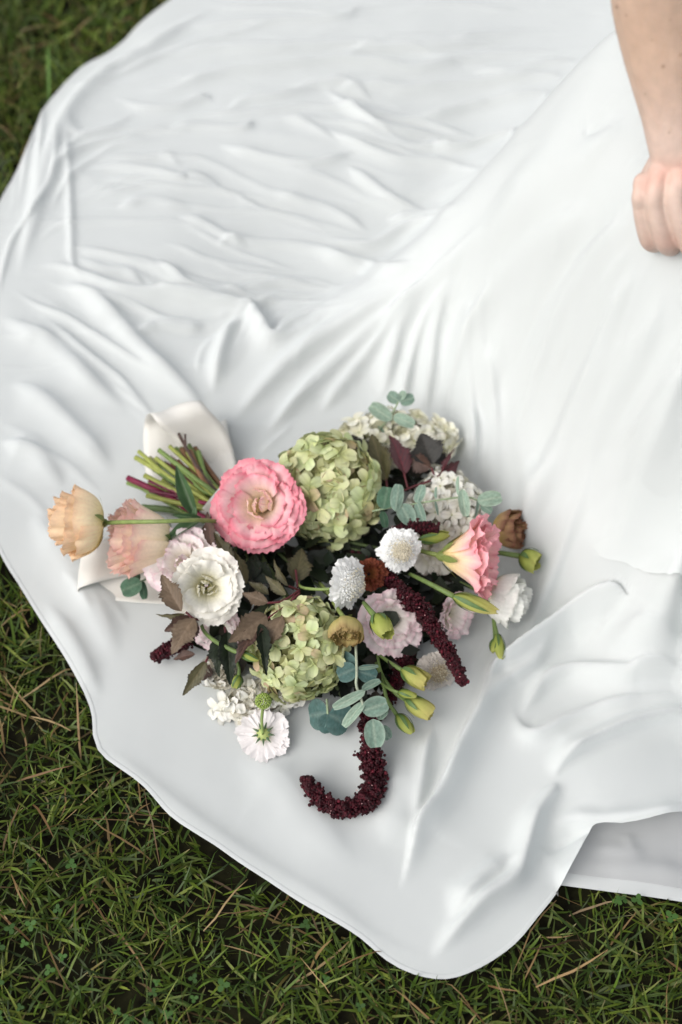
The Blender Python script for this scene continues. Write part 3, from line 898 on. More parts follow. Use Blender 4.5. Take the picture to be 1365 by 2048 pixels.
# ------------------------------------------------------------------ leaves
def leaf_mesh(kind, seed, cbase, cedge, cvein):
    r = np.random.default_rng(seed)
    nu, nv = (17, 32) if kind == 'ninebark' else ((9, 13) if kind != 'lance' else (7, 14))
    u = np.linspace(-1, 1, nu); v = np.linspace(0, 1, nv)
    U, Vv = np.meshgrid(u, v)
    if kind == 'euc':
        w = np.sqrt(np.clip(1 - ((Vv - .53) / .53) ** 2, 0, 1)) ** .9 * .5
        w = np.where(Vv < .03, .03, w)
    elif kind == 'lance':
        w = np.sin(np.pi * np.clip(Vv, 0.02, 1) ** .75) ** .9 * .5 * (1 - .2 * Vv)
    else:
        # three lobed leaf: two side lobes at 45 % and a long middle one
        w = .5 * (np.clip(Vv / .25, 0, 1) ** .7 * .80 + .20 * np.exp(-((Vv - .45) / .12) ** 2)) * np.clip((1 - Vv) / .66, 0, 1) ** .62
        tooth = ((Vv * 10.5 + .15 * r.random()) % 1)
        w = w * (1 - .30 * tooth * np.clip(Vv * 3, 0, 1))
        w = np.maximum(w, .012 * (Vv < .98))
    x = U * w; y = Vv.copy()
    if kind == 'ninebark':
        y = y + np.abs(U) ** 1.5 * .11 * np.exp(-((Vv - .36) / .2) ** 2) * np.clip(Vv * 4, 0, 1)    # side lobes point forward
    fold = r.uniform(.1, .35) if kind != 'euc' else r.uniform(-.12, .18)
    z = np.abs(x) * fold * (1.2 if kind != 'euc' else 1.0)
    z = z - r.uniform(.05, .22) * (y - .3) ** 2 + r.uniform(-.04, .04) * np.sin(U * 2 + Vv * 3) * np.abs(x) * 2
    veins = np.zeros_like(x)
    if kind == 'ninebark':
        ph = (Vv - np.abs(U) * .28) * 7
        veins = np.exp(-((((ph % 1) - .5) / .16) ** 2)) * (.35 + .4 * (1 - np.abs(U)))
        z = z + .022 * veins * np.clip(Vv * 4, 0, 1) * (1 - np.abs(U) * .5)
        z = z + .03 * np.sin(Vv * 16 + r.random() * 6) * np.abs(U) ** 2 * .6
    elif kind == 'euc':
        ph = (Vv - np.abs(U) * .4) * 5
        veins = .25 * np.exp(-((((ph % 1) - .5) / .12) ** 2))
    veins = np.maximum(veins, np.exp(-(x / .018) ** 2))
    cb = np.array(cbase); ce = np.array(cedge); cv = np.array(cvein)
    e = (np.clip(np.abs(U), 0, 1) ** 4)[..., None]
    c = cb * (1 - e) + ce * e
    mott = (fbm(U * 2 + seed, Vv * 4, seed, 3) * .35 + 1)[..., None]
    c = c * mott
    vm = (veins * .7)[..., None]; c = c * (1 - vm) + cv * vm
    return mk_mesh(kind + "_leaf", np.stack([x, y, z], -1).reshape(-1, 3), grid_faces(nu, nv), c.reshape(-1, 3))


LEAF = {}
for key, kind, cb, ce, cv in [
        ('tan', 'ninebark', (.150, .105, .068), (.105, .075, .05), (.21, .15, .10)),
        ('olive', 'ninebark', (.085, .078, .036), (.055, .045, .025), (.15, .12, .06)),
        ('brown', 'ninebark', (.085, .050, .038), (.055, .032, .026), (.14, .07, .05)),
        ('wine', 'ninebark', (.070, .030, .034), (.045, .018, .02), (.17, .03, .04)),
        ('char', 'ninebark', (.020, .019, .016), (.014, .012, .011), (.035, .03, .024)),
        ('dark', 'ninebark', (.016, .024, .013), (.012, .016, .010), (.035, .045, .022)),
        ('euc', 'euc', (.155, .235, .185), (.22, .29, .23), (.30, .37, .29)),
        ('teal', 'euc', (.060, .125, .115), (.095, .165, .15), (.16, .23, .20)),
        ('grey', 'euc', (.23, .32, .245), (.30, .37, .29), (.36, .43, .33)),
        ('deep', 'euc', (.045, .10, .06), (.07, .13, .085), (.12, .18, .12)),
        ('lance', 'lance', (.055, .11, .045), (.075, .13, .06), (.12, .17, .09))]:
    LEAF[key] = [leaf_mesh(kind, 100 + i * 7 + len(LEAF), cb, ce, cv) for i in range(4)]


def put_leaf(parent, key, b, t, width, roll=0.0, curl=1.0, name='leaf'):
    """b, t: (px, py, h) of base and tip; width in photograph pixels; faces the sky and the viewer, turned by roll"""
    B = P(np.array(b[0]), np.array(b[1]), b[2]); T = P(np.array(t[0]), np.array(t[1]), t[2])
    y = T - B; L = np.linalg.norm(y); y = y / L
    up = -CF * .8 + np.array([0, 0, .5])
    x = np.cross(y, up); x /= np.linalg.norm(x); z = np.cross(x, y)
    c, s = math.cos(roll), math.sin(roll); x, z = x * c + z * s, z * c - x * s
    wd = width * mpp(B)
    m = LEAF[key][random.randrange(4)]
    base_w = .98 if m.name.startswith('euc') else (.92 if m.name.startswith('nine') else .9)
    sx = wd / base_w / max(.25, abs(math.cos(roll)) * .35 + .65)
    A = np.stack([x * sx, y * L, z * L * curl, B], 1)
    M = Matrix([list(A[0]), list(A[1]), list(A[2]), [0, 0, 0, 1]])
    mat = M_euc if m.name.startswith('euc') else M_leaf
    o = bpy.data.objects.new(name, m); COL.objects.link(o)
    if len(m.materials) == 0: m.materials.append(mat)
    o.parent = parent; o.matrix_local = MW[parent].inverted() @ M; MW[o] = M
    return o


def PX(l):
    return np.array([P(np.array(float(a)), np.array(float(b)), c) for a, b, c in l])


# ------------------------------------------------------------------ petals and blooms
def bez(p, v):
    v = v[..., None]
    return (1 - v) ** 3 * p[0] + 3 * (1 - v) ** 2 * v * p[1] + 3 * (1 - v) * v * v * p[2] + v ** 3 * p[3]


def prof_open(o, hh):
    return np.array([(.10, 0), (.20 + .28 * o, .28 * hh), (.24 + .44 * o, .82 * hh), (.16 + .84 * o, hh * (1.06 - .27 * o))])


def petal_mesh(phi, half, prof, size, ruf, seed, cols, nu=15, nv=11, spiral=.05, twist=0.0, fringe=.02, round_=.16, waves=2.5):
    r = np.random.default_rng(seed)
    u = np.linspace(-1, 1, nu); v = np.linspace(0, 1, nv) ** .85
    U, Vv = np.meshgrid(u, v)
    ve = Vv * (1 - round_ * np.abs(U) ** 3)
    fr = r.normal(0, fringe, nu); fr = np.where(np.arange(nu) % 2 == 0, np.abs(fr), -np.abs(fr))
    ve = ve + (Vv ** 8) * fr[None]
    p = bez(prof, ve); dp = bez(prof, ve + .02) - bez(prof, ve - .02)
    dl = np.hypot(dp[..., 0], dp[..., 1]) + 1e-9
    nr, nz = dp[..., 1] / dl, -dp[..., 0] / dl
    ph = r.uniform(0, 6.28, 3)
    k = waves
    wav = .6 * np.sin(U * math.pi * k + ph[0]) + .4 * np.sin(U * math.pi * k * 1.9 + ph[1]) + .3 * np.sin(U * 9 + Vv * 5 + ph[2])
    kf = r.uniform(6.5, 9.0)
    frill = ruf * r.uniform(.12, .36) * Vv ** 8 * (.5 + .5 * np.sin(U * 2.1 + ph[0]) ** 2) * (np.sin(U * math.pi * kf + ph[1]) + .5 * np.sin(U * math.pi * kf * .53 + ph[2]))
    disp = ruf * Vv ** 3.8 * wav + frill + spiral * U * (.3 + .7 * Vv) - .02 * np.sin(Vv * 3.1) * (1 - U * U)
    rad = p[..., 0] + disp * nr; zz = p[..., 1] + disp * nz
    wv = .75 + .25 * np.clip(Vv * 2.5, 0, 1)
    ang = phi + U * half * wv + twist * Vv + ruf * .4 * Vv ** 3 * np.sin(U * 7 + ph[1])
    x = rad * np.cos(ang); y = rad * np.sin(ang)
    st = np.array([c[0] for c in cols]); cc = np.array([c[1] for c in cols])
    tt = np.clip(Vv + .05 * wav * Vv + .08 * np.abs(U) ** 2 * Vv, 0, 1)
    c = np.stack([np.interp(tt, st, cc[:, i]) for i in range(3)], -1)
    c = c * (1 + .05 * np.sin(U * 30 + r.random() * 6)[..., None] * (1 - Vv[..., None] * .6)) * r.uniform(.95, 1.04)
    return mk_mesh("petal", np.stack([x, y, zz], -1).reshape(-1, 3) * size, grid_faces(nu, nv), c.reshape(-1, 3))


def calyx(parent, size, col, n=5, length=.5, r0=.12, prof=None):
    """green cup with thin pointed sepals at the base of a bloom"""
    V = []; F = []; nv = 0
    for k in range(n):
        a = k * 2 * math.pi / n + random.uniform(-.2, .2); L = length * random.uniform(.8, 1.25)
        s = np.linspace(0, 1, 7); w = .085 * np.sin(np.pi * np.clip(s * .9 + .1, 0, 1)) ** .8
        pp_ = bez(prof, s * L * .62); rr = pp_[:, 0] * 1.07 + .03 + .12 * np.clip(s - .7, 0, 1); z = pp_[:, 1] - .02
        ca, sa = math.cos(a), math.sin(a)
        for sg in (-1, 0, 1):
            V.append(np.stack([(rr + .012 * (sg == 0)) * ca - sg * w * sa, (rr + .012 * (sg == 0)) * sa + sg * w * ca, z], -1))
        g = np.arange(6)
        for q in (0, 7):
            F.append(np.stack([nv + q + g, nv + q + g + 1, nv + q + 8 + g, nv + q + 7 + g], 1))
        nv += 21
    # cup
    m = 10; a = np.linspace(0, 2 * np.pi, m, endpoint=False); prof = [(.05, -.16), (r0 * .95, -.10), (r0 + .03, 0), (r0 + .05, .12)]
    for rr, z in prof:
        V.append(np.stack([rr * np.cos(a), rr * np.sin(a), np.full(m, z)], -1))
    F.append(grid_faces(m, 4, True) + nv)
    v = np.vstack(V) * size
    return obj("calyx", mk_mesh("calyx", v, np.vstack(F), np.broadcast_to(np.array(col), v.shape)), M_stem, parent)


SEED = [1000]


def sd_():
    SEED[0] += 1
    return SEED[0]


GRN = (.13, .19, .055)


def bloom(name, label, group, base, axis, R, layers, cols, hh=.75, ruf=.06, stem=None, stem_r=4.5, cal=True, cat="flower", spin=0.0, fringe=.02, cal_len=.5, scol=GRN, inner_cols=None, round_=.16, nu=23):
    B = P(np.array(float(base[0])), np.array(float(base[1])), base[2])
    s = R * mpp(B)
    t = thing(name, label, cat, B, axis_rot(vdir(*axis), spin), group)
    for li, (n, o, half) in enumerate(layers):
        pr = prof_open(o, hh) if np.isscalar(o) else np.array(o)
        ph0 = li * 2.4
        cl = cols if (inner_cols is None or li < len(layers) - 2) else inner_cols
        for k in range(n):
            pv = pr * np.array([1, 1, 1, 1])[:, None] * np.array([1 + random.uniform(-.10, .07), 1 + random.uniform(-.15, .12)])[None]
            me = petal_mesh(ph0 + k * 2 * math.pi / n + random.uniform(-.2, .2), half, pv, s, ruf * (1 if np.isscalar(o) and o > .3 else .6), sd_(), cl, fringe=fringe, round_=round_, waves=random.uniform(1.8, 3.0), nu=nu)
            obj("petal", me, M_petal, t)
    if cal:
        p0_ = layers[0][1]; calyx(t, s, scol, length=cal_len, prof=prof_open(p0_, hh) if np.isscalar(p0_) else np.array(p0_))
    if stem is not None:
        pts = np.vstack([B + 0.0 * B, PX(stem)])
        tube("stem", pts, [stem_r * mpp(B) * .5 * 1.2, stem_r * mpp(B) * .5], M_stem, t, col=scol)
    return t


def bud(label, base, tip, R, cols, stem=None, stem_r=4, open_=0.0, group="lisianthus buds in the bouquet", sep=.9, n=4, flat=1.0):
    """closed or just opening twisted bud: petals wrapped round each other"""
    B = P(np.array(float(base[0])), np.array(float(base[1])), base[2]); T = P(np.array(float(tip[0])), np.array(float(tip[1])), tip[2])
    ax = T - B; L = np.linalg.norm(ax); s = R * mpp(B)
    t = thing("lisianthus_bud", label, "flower bud", B, axis_rot(ax / L, random.uniform(0, 6)), group)
    k = L / s
    pr = np.array([(.25, 0), (1.15, .22 * k), (.95 + .25 * open_, .72 * k), (.22 + 1.0 * open_, 1.0 * k)])
    for i in range(n):
        obj("petal", petal_mesh(i * 2 * math.pi / n, 1.15, pr * (1 - .06 * (i % 2)), s, .10 * (.4 + open_ * 2), sd_(), cols, nu=13, nv=11, spiral=.13, twist=1.0, fringe=.02, round_=.08, waves=1.6), M_petal, t)
    if open_ > .2:
        for i in range(4):
            obj("petal", petal_mesh(i * 1.6 + .7, 1.0, pr * .72, s, .12, sd_(), cols, nu=11, nv=9, spiral=.12, twist=.8, round_=.05), M_petal, t)
    # sepals hugging the bud
    V = []; F = []; nv = 0
    for i in range(5):
        a = i * 1.257 + .3; q = np.linspace(0, 1, 8); ln = sep * random.uniform(.75, 1.1)
        p = bez(pr, q * ln); rr = p[:, 0] * 1.1 + .03 + .3 * np.clip(q - .75, 0, 1); w = .24 * np.sin(np.pi * np.clip(q * .88 + .12, 0, 1)) ** .9
        aa = a + .7 * q * ln; ca, sa = np.cos(aa), np.sin(aa)
        for sg in (-1, 0, 1):
            V.append(np.stack([(rr + .03 * (sg == 0)) * ca - sg * w * sa, (rr + .03 * (sg == 0)) * sa + sg * w * ca, p[:, 1]], -1))
        g = np.arange(7)
        for o_ in (0, 8):
            F.append(np.stack([nv + o_ + g, nv + o_ + g + 1, nv + o_ + 9 + g, nv + o_ + 8 + g], 1))
        nv += 24
    v = np.vstack(V) * s
    obj("calyx", mk_mesh("calyx", v, np.vstack(F), np.broadcast_to(np.array((.085, .15, .045)), v.shape)), M_stem, t)
    if stem:
        pts = np.vstack([B[None], PX(stem)])
        tube("stem", pts, [stem_r * mpp(B) * .75, stem_r * mpp(B) * .5], M_stem, t, col=GRN)
    return t


# ------------------------------------------------------------------ hydrangeas
def hyd_petal_mesh(seed, ca, cb, wide):
    r = np.random.default_rng(seed); nu, nv = 7, 7
    U, Vv = np.meshgrid(np.linspace(-1, 1, nu), np.linspace(0, 1, nv))
    w = np.sqrt(np.clip(1 - ((Vv - .56) / .56) ** 2, 0, 1)) * .5 * wide; w = np.maximum(w, .06 * (Vv < .9))
    x = U * w; y = Vv - .06 * (1 - U * U) * 0
    cup = r.uniform(.1, .5)
    z = cup * x * x * 2 + r.uniform(.05, .3) * y - r.uniform(.1, .4) * y * y + .03 * np.sin(U * 3 + seed)
    f = np.clip(Vv * 1.1, 0, 1)[..., None]
    c = np.array(ca) * (1 - f) + np.array(cb) * f
    e = (np.abs(U) ** 6 * .5 + (Vv ** 12) * .5)[..., None]
    c = c * (1 - e * .25) + np.array((.5, .30, .18)) * e * .25 * (r.random() < .45)
    vein = np.exp(-(x / .02) ** 2)[..., None] * .12
    c = c * (1 - vein)
    return mk_mesh("hydrangea_petal", np.stack([x, y, z], -1).reshape(-1, 3), grid_faces(nu, nv), c.reshape(-1, 3))


LIME = [hyd_petal_mesh(i, (.50, .55, .24), (.67, .71, .42), random.uniform(.8, 1.0)) for i in range(5)] + [hyd_petal_mesh(9, (.42, .43, .18), (.60, .46, .30), .85)]
CREAM = [hyd_petal_mesh(20 + i, (.80, .78, .56), (.87, .86, .77), random.uniform(.9, 1.1)) for i in range(5)]
WHITE = [hyd_petal_mesh(40 + i, (.82, .80, .68), (.87, .86, .81), random.uniform(.7, .9)) for i in range(5)]
EYE = None


def bead_mesh(r, col):
    a = np.linspace(0, 2 * np.pi, 6, endpoint=False); V = [[0, 0, -r]]
    for zz, rr in ((-.4, .85), (.4, .85)):
        V += [[r * rr * math.cos(q), r * rr * math.sin(q), r * zz] for q in a]
    V += [[0, 0, r]]; i = np.arange(6); j = (i + 1) % 6
    f3 = np.vstack([np.stack([np.zeros(6, int), 1 + j, 1 + i], 1), np.stack([np.full(6, 13), 7 + i, 7 + j], 1)])
    f4 = np.stack([1 + i, 1 + j, 7 + j, 7 + i], 1)
    v = np.array(V)
    return mk_mesh("floret", v, [f4, f3], np.broadcast_to(np.array(col), v.shape))


EYE = bead_mesh(.0009, (.45, .48, .2)); EYE.materials.append(M_hyd)


def hydrangea(label, centre, rad_px, depth, n, petals, plen, group, up, tilt=None, inner=(.10, .13, .04), jitter=.10, pet_n=4):
    """head of four-petalled florets on an egg-shaped cluster; up: long axis in picture terms"""
    Cc = P(np.array(float(centre[0])), np.array(float(centre[1])), centre[2]); m = mpp(Cc)
    t = thing("hydrangea_head", label, "flower", Cc, None, group)
    ax = [vdir(*up)]; z = -CF - ax[0] * np.dot(-CF, ax[0]); z /= np.linalg.norm(z); ax.append(np.cross(ax[0], z)); ax.append(z)
    ra, rb, rc = rad_px[0] * m, rad_px[1] * m, depth * m
    # dark stalks inside the head
    V = []; F = []; nv = 0
    cand = []
    k = 0; ga = math.pi * (3 - math.sqrt(5)); N = int(n * 1.75)
    for i in range(N):
        zz = 1 - 2 * (i + .5) / N; rr = math.sqrt(1 - zz * zz); th = ga * i
        d = np.array([rr * math.cos(th), rr * math.sin(th), zz])           # z towards the camera
        if zz > -.35: cand.append(d)
    for d in cand[:n + 40]:
        d = d + rng.normal(0, jitter, 3); d /= np.linalg.norm(d)
        s = rng.uniform(.86, 1.05)
        pos = Cc + s * (d[0] * rb * ax[1] + d[1] * ra * ax[0] + d[2] * rc * ax[2])
        nr = d[0] / rb * ax[1] + d[1] / ra * ax[0] + d[2] / rc * ax[2]; nr /= np.linalg.norm(nr)
        nr = nr + rng.normal(0, .22, 3); nr /= np.linalg.norm(nr)
        R = axis_rot(nr, rng.uniform(0, 6.28))
        fl = obj("floret", EYE, None, t, Matrix.Translation(Vector(pos - Cc)) @ R.to_4x4())
        L = plen * m * rng.uniform(.78, 1.12)
        for q in range(pet_n):
            pm = petals[rng.integers(len(petals))]
            if len(pm.materials) == 0: pm.materials.append(M_hyd if petals is LIME else M_wht)
            Mq = Matrix.Rotation(q * 2 * math.pi / pet_n + rng.normal(0, .13), 4, 'Z') @ Matrix.Translation((0, .0006, 0)) @ Matrix.Rotation(rng.normal(.06, .10), 4, 'X') @ Matrix.Rotation(rng.normal(0, .12), 4, 'Y') @ Matrix.Diagonal((L * rng.uniform(.9, 1.1), L, L, 1))
            obj("petal", pm, None, fl, Mq)
        a_ = (Cc - Cc + (pos - Cc) * .1); b_ = (pos - Cc)
        v, f = tube_arrays(np.array([a_, (a_ + b_) / 2 + rng.normal(0, .002, 3), b_]), .0006, 4, cap=False)
        V.append(v); F.append(f[0] + nv); nv += len(v)
    # core of unopened florets closes the view through the head
    v = np.vstack(V); obj("stalks", mk_mesh("stalks", v, np.vstack(F), np.broadcast_to(np.array(inner), v.shape)), M_stem, t)
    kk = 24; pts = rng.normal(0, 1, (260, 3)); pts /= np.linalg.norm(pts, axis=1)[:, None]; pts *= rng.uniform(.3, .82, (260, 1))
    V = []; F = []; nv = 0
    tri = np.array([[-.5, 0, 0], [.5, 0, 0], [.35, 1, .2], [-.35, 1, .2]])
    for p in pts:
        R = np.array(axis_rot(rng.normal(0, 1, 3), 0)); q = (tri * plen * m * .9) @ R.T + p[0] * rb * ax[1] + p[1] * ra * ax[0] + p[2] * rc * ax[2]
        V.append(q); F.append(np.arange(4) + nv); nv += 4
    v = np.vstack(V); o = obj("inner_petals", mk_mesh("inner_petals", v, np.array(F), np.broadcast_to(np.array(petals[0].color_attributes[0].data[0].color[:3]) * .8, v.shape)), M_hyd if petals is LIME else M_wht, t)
    o['kind'] = 'stuff'
    return t


# ------------------------------------------------------------------ scabiosa
def scabiosa(label, centre, axis, R, outer, inner, back=False, stem=None, n_out=15, dome=.45, group="scabiosa flowers in the bouquet"):
    B = P(np.array(float(centre[0])), np.array(float(centre[1])), centre[2]); s = R * mpp(B)
    t = thing("scabiosa_flower", label, "flower", B, axis_rot(vdir(*axis), random.uniform(0, 6)), group)
    cols = [(0, inner), (.35, outer), (1, outer)]
    for li, (n, lift, ro) in enumerate([(n_out, .02, 1.0), (n_out - 2, .14, .86), (n_out - 4, .25, .66)]):
        for k in range(n):
            pr = np.array([(.12, 0.02 + lift), (.35 * ro, .10 + lift), (.7 * ro, .14 + lift), (1.0 * ro, .02 + lift * .7 + random.uniform(-.06, .1))]) * (1 + random.uniform(-.14, .07))
            obj("petal", petal_mesh(li * .2 + k * 2 * math.pi / n + random.uniform(-.08, .08), 4.6 / n, pr, s, .07, sd_(), cols, nu=11, nv=6, spiral=.02, fringe=.03, round_=.22, waves=1.4), M_petal, t)
    # dome of tiny inner florets and stamens, one mesh
    V = []; F = []; Cc = []; nv = 0; ga = math.pi * (3 - math.sqrt(5)); N = 130
    for i in range(N):
        f = math.sqrt((i + .5) / N); th = ga * i; rr = .62 * f; z = .28 + dome * (1 - f * f) * .6
        d = np.array([.9 * f * math.cos(th), .9 * f * math.sin(th), .9]); d /= np.linalg.norm(d)
        p0 = np.array([rr * math.cos(th), rr * math.sin(th), z])
        R_ = np.array(axis_rot(d, random.uniform(0, 6)))
        for k in range(4):
            a = k * 1.57 + random.uniform(-.3, .3); L = random.uniform(.07, .13); w = .035
            q = np.array([[-w * .5, 0, 0], [w * .5, 0, 0], [w, L, .06], [0, L * 1.15, .08], [-w, L, .06]])
            ca, sa = math.cos(a), math.sin(a); q = np.stack([q[:, 0] * ca - q[:, 1] * sa, q[:, 0] * sa + q[:, 1] * ca, q[:, 2]], -1) @ R_.T + p0
            V.append(q); F.append([np.arange(5) + nv]); nv += 5
            Cc.append(np.broadcast_to(np.array(outer if f > .62 else inner) * random.uniform(.8, 1.0), (5, 3)))
    v = np.vstack(V) * s
    o = obj("floret_cluster", mk_mesh("floret_cluster", v, np.vstack(F), np.vstack(Cc), smooth=False), M_petal, t); o['kind'] = 'stuff'
    st = bead_mesh(.00055, np.array(inner)); n0 = len(st.vertices); sv = np.zeros(n0 * 3, np.float32); st.vertices.foreach_get("co", sv); sv = sv.reshape(-1, 3)
    fs = [np.array([list(p.vertices) for p in st.polygons if len(p.vertices) == k]) for k in (4, 3)]
    V = []; F4 = []; F3 = []
    for i in range(80):
        f = math.sqrt(random.random()); th = random.uniform(0, 6.28); V.append(sv + np.array([.6 * f * math.cos(th), .6 * f * math.sin(th), .42 + dome * (1 - f * f) * .65 + random.uniform(-.03, .05)]) * s)
        F4.append(fs[0] + i * n0); F3.append(fs[1] + i * n0)
    v = np.vstack(V); o = obj("stamens", mk_mesh("stamens", v, [np.vstack(F4), np.vstack(F3)], np.broadcast_to(np.array((.72, .66, .5)), v.shape)), M_petal, t); o['kind'] = 'stuff'
    if back:
        for k in range(9):
            a = k * .698; q = np.linspace(0, 1, 6); w = .045 * np.sin(np.pi * (q * .85 + .15)); rr = .06 + .40 * q; z = -.03 - .05 * np.sin(q * 2.6)
            V = [np.stack([rr * math.cos(a) - sg * w * math.sin(a), rr * math.sin(a) + sg * w * math.cos(a), z - .02 * (sg == 0)], -1) for sg in (-1, 0, 1)]
            v = np.vstack(V) * s
            obj("bract", mk_mesh("bract", v, grid_faces(6, 3), np.broadcast_to(np.array((.06, .11, .045)), v.shape)), M_stem, t)
        a = np.linspace(0, 2 * np.pi, 10, endpoint=False)
        v = np.vstack([np.stack([r_ * np.cos(a), r_ * np.sin(a), np.full(10, z)], -1) for r_, z in ((.26, .0), (.22, -.06), (.13, -.12), (.05, -.16))]) * s
        obj("receptacle", mk_mesh("receptacle", v, grid_faces(10, 4, True), np.broadcast_to(np.array((.36, .42, .14)), v.shape)), M_stem, t)
    if stem:
        tube("stem", np.vstack([(B - vdir(*axis) * s * (.1 if back else 0.0))[None], PX(stem)]), [3.2 * mpp(B)], M_stem, t, col=(.20, .27, .08))
    return t


# ------------------------------------------------------------------ amaranth
ICO = None


def amaranth(label, path, rad, n, seed, frag=.0):
    pts = catmull(PX(path), 40); L = np.linalg.norm(np.diff(pts, axis=0), axis=1).sum()
    m = mpp(pts[0])
    t = thing("amaranth_tassel", label, "flower", pts[0], None, "hanging amaranth tassels in the bouquet")
    r = np.random.default_rng(seed)
    rp = np.interp(np.linspace(0, 1, 40), np.linspace(0, 1, len(rad)), rad) * m
    tube("stem", pts[::4], [.0012], M_stem, t, col=(.10, .012, .03))
    st = bead_mesh(1.0, (1, 1, 1)); n0 = len(st.vertices); sv = np.zeros(n0 * 3, np.float32); st.vertices.foreach_get("co", sv); sv = sv.reshape(-1, 3)
    fs = [np.array([list(p.vertices) for p in st.polygons if len(p.vertices) == k]) for k in (4, 3)]
    bpy.data.meshes.remove(st)
    V = []; C = []
    T = np.gradient(pts, axis=0); T /= np.linalg.norm(T, axis=1)[:, None]
    lump = r.random(12)
    for i in range(n):
        s = r.random(); j = min(38, int(s * 39)); f = s * 39 - j
        p = pts[j] * (1 - f) + pts[j + 1] * f
        d = r.normal(0, 1, 3); d -= T[j] * np.dot(d, T[j]); d /= np.linalg.norm(d)
        th = math.atan2(d[2], d[0] + d[1])
        rr = .86 * rp[j] * math.sqrt(r.uniform(.2, 1.0)) * (1 + .30 * math.sin(s * 37 + lump[0] * 6 + 3 * th) * math.sin(s * 13 + lump[1] * 6) + .22 * math.sin(s * 91 + 2 * th + lump[2] * 6)) * (1.0 if r.random() > .04 else r.uniform(1.1, 1.4))
        b = r.uniform(.0007, .0018)
        V.append(sv * b * r.uniform(.7, 1.25, 3) + (p - pts[0]) + d * rr)
        cc = np.array([(.032, .0022, .0055), (.050, .003, .008), (.020, .0015, .004), (.095, .006, .015)][r.choice(4, p=[.45, .3, .2, .05])])
        if r.random() < .012: cc = np.array((.5, .28, .28)); V[-1] = sv * .0006 + (p - pts[0]) + d * rr * 1.12
        C.append(np.broadcast_to(cc, (n0, 3)))
    F4 = (fs[0][None] + (np.arange(n) * n0)[:, None, None]).reshape(-1, 4); F3 = (fs[1][None] + (np.arange(n) * n0)[:, None, None]).reshape(-1, 3)
    o = obj("flower_cluster", mk_mesh("flower_cluster", np.vstack(V), [F4, F3], np.vstack(C)), M_amar, t)
    o['kind'] = 'stuff'
    return t


# ================================================================== THE BOUQUET
# stems bound together at the back
bundle = thing("stem_bundle", "bundle of cut green, crimson and brown stems bound with ribbon", "stems", P(np.array(360.), np.array(960.), .03))
CR_ = (.20, .012, .05); YG = (.27, .30, .07); GN = (.15, .22, .06); BR = (.15, .075, .035); DK = (.085, .05, .04); OL = (.20, .20, .07); MA = (.12, .015, .04)
STEMS = [([(256, 956, .05), (330, 990, .055), (410, 1036, .06)], 11, CR_), ([(255, 966, .04), (300, 985, .045), (400, 1040, .05)], 7, GN), ([(278, 903, .055), (340, 955, .06), (430, 1010, .065)], 8, YG),
         ([(272, 915, .05), (330, 950, .055), (425, 1018, .06)], 10, YG), ([(312, 916, .06), (370, 962, .06), (435, 1015, .06)], 8, YG), ([(318, 900, .07), (375, 945, .07), (440, 995, .07)], 9, GN),
         ([(340, 893, .06), (380, 930, .065), (445, 990, .065)], 8, YG), ([(352, 897, .055), (400, 940, .06), (450, 1000, .06)], 9, GN), ([(358, 868, .065), (378, 905, .07), (405, 950, .07), (450, 1000, .065)], 6, DK),
         ([(371, 869, .07), (372, 885, .07), (384, 915, .07)], 4, DK), ([(390, 896, .06), (415, 935, .06), (452, 985, .06)], 10, BR), ([(385, 905, .05), (420, 950, .05), (455, 1000, .05)], 8, BR),
         ([(340, 915, .045), (390, 950, .045), (450, 1000, .045)], 8, MA), ([(300, 930, .04), (360, 975, .045), (430, 1020, .05)], 8, BR), ([(325, 960, .05), (380, 1000, .055), (430, 1035, .055)], 6, YG),
         ([(360, 985, .06), (400, 1010, .062), (440, 1035, .06)], 7, YG), ([(290, 980, .035), (350, 1005, .04), (430, 1040, .045)], 9, OL), ([(285, 1015, .03), (340, 1020, .035), (430, 1040, .04)], 12, (.09, .14, .05)),
         ([(395, 930, .05), (425, 960, .055), (460, 1000, .055)], 7, YG), ([(310, 985, .04), (360, 1005, .04), (430, 1030, .05)], 7, (.22, .11, .05)), ([(350, 930, .05), (400, 968, .05), (450, 1010, .05)], 9, GN),
         ([(365, 940, .035), (405, 970, .04), (455, 1010, .045)], 9, MA), ([(300, 915, .035), (350, 950, .04), (440, 1010, .045)], 7, OL), ([(395, 960, .065), (425, 990, .066), (450, 1010, .066)], 6, YG),
         ([(330, 925, .052), (385, 972, .055), (440, 1020, .055)], 6, DK), ([(375, 975, .05), (410, 1000, .05), (450, 1030, .05)], 8, GN)]
for _i in range(26):
    _f = random.random(); _x = 270 + 120 * _f + random.uniform(-12, 12); _y = 985 - 95 * _f + random.uniform(-20, 20); _h = random.uniform(.045, .068)
    _c = random.choice([YG, YG, GN, GN, OL, BR, MA, CR_, (.22, .11, .05)])
    STEMS.append(([(_x, _y, _h), (_x * .45 + 440 * .55 + random.uniform(-8, 8), _y * .45 + 1015 * .55 + random.uniform(-8, 8), _h + .003), (445 + 12 * (_f - .5), 1030 - 40 * _f, .045 + .02 * random.random())], random.uniform(6, 10), _c))
for pts, w, c in STEMS:
    end = [(500, 1060, .06)]
    tube("stem", PX(pts + end), [w * .00026], M_stem, bundle, n=8, seg=16, col=np.array(c) * random.uniform(.85, 1.15))

# ribbon
ribbon = thing("ribbon", "wide ivory satin ribbon tied round the bouquet stems", "ribbon", P(np.array(400.), np.array(940.), .02))


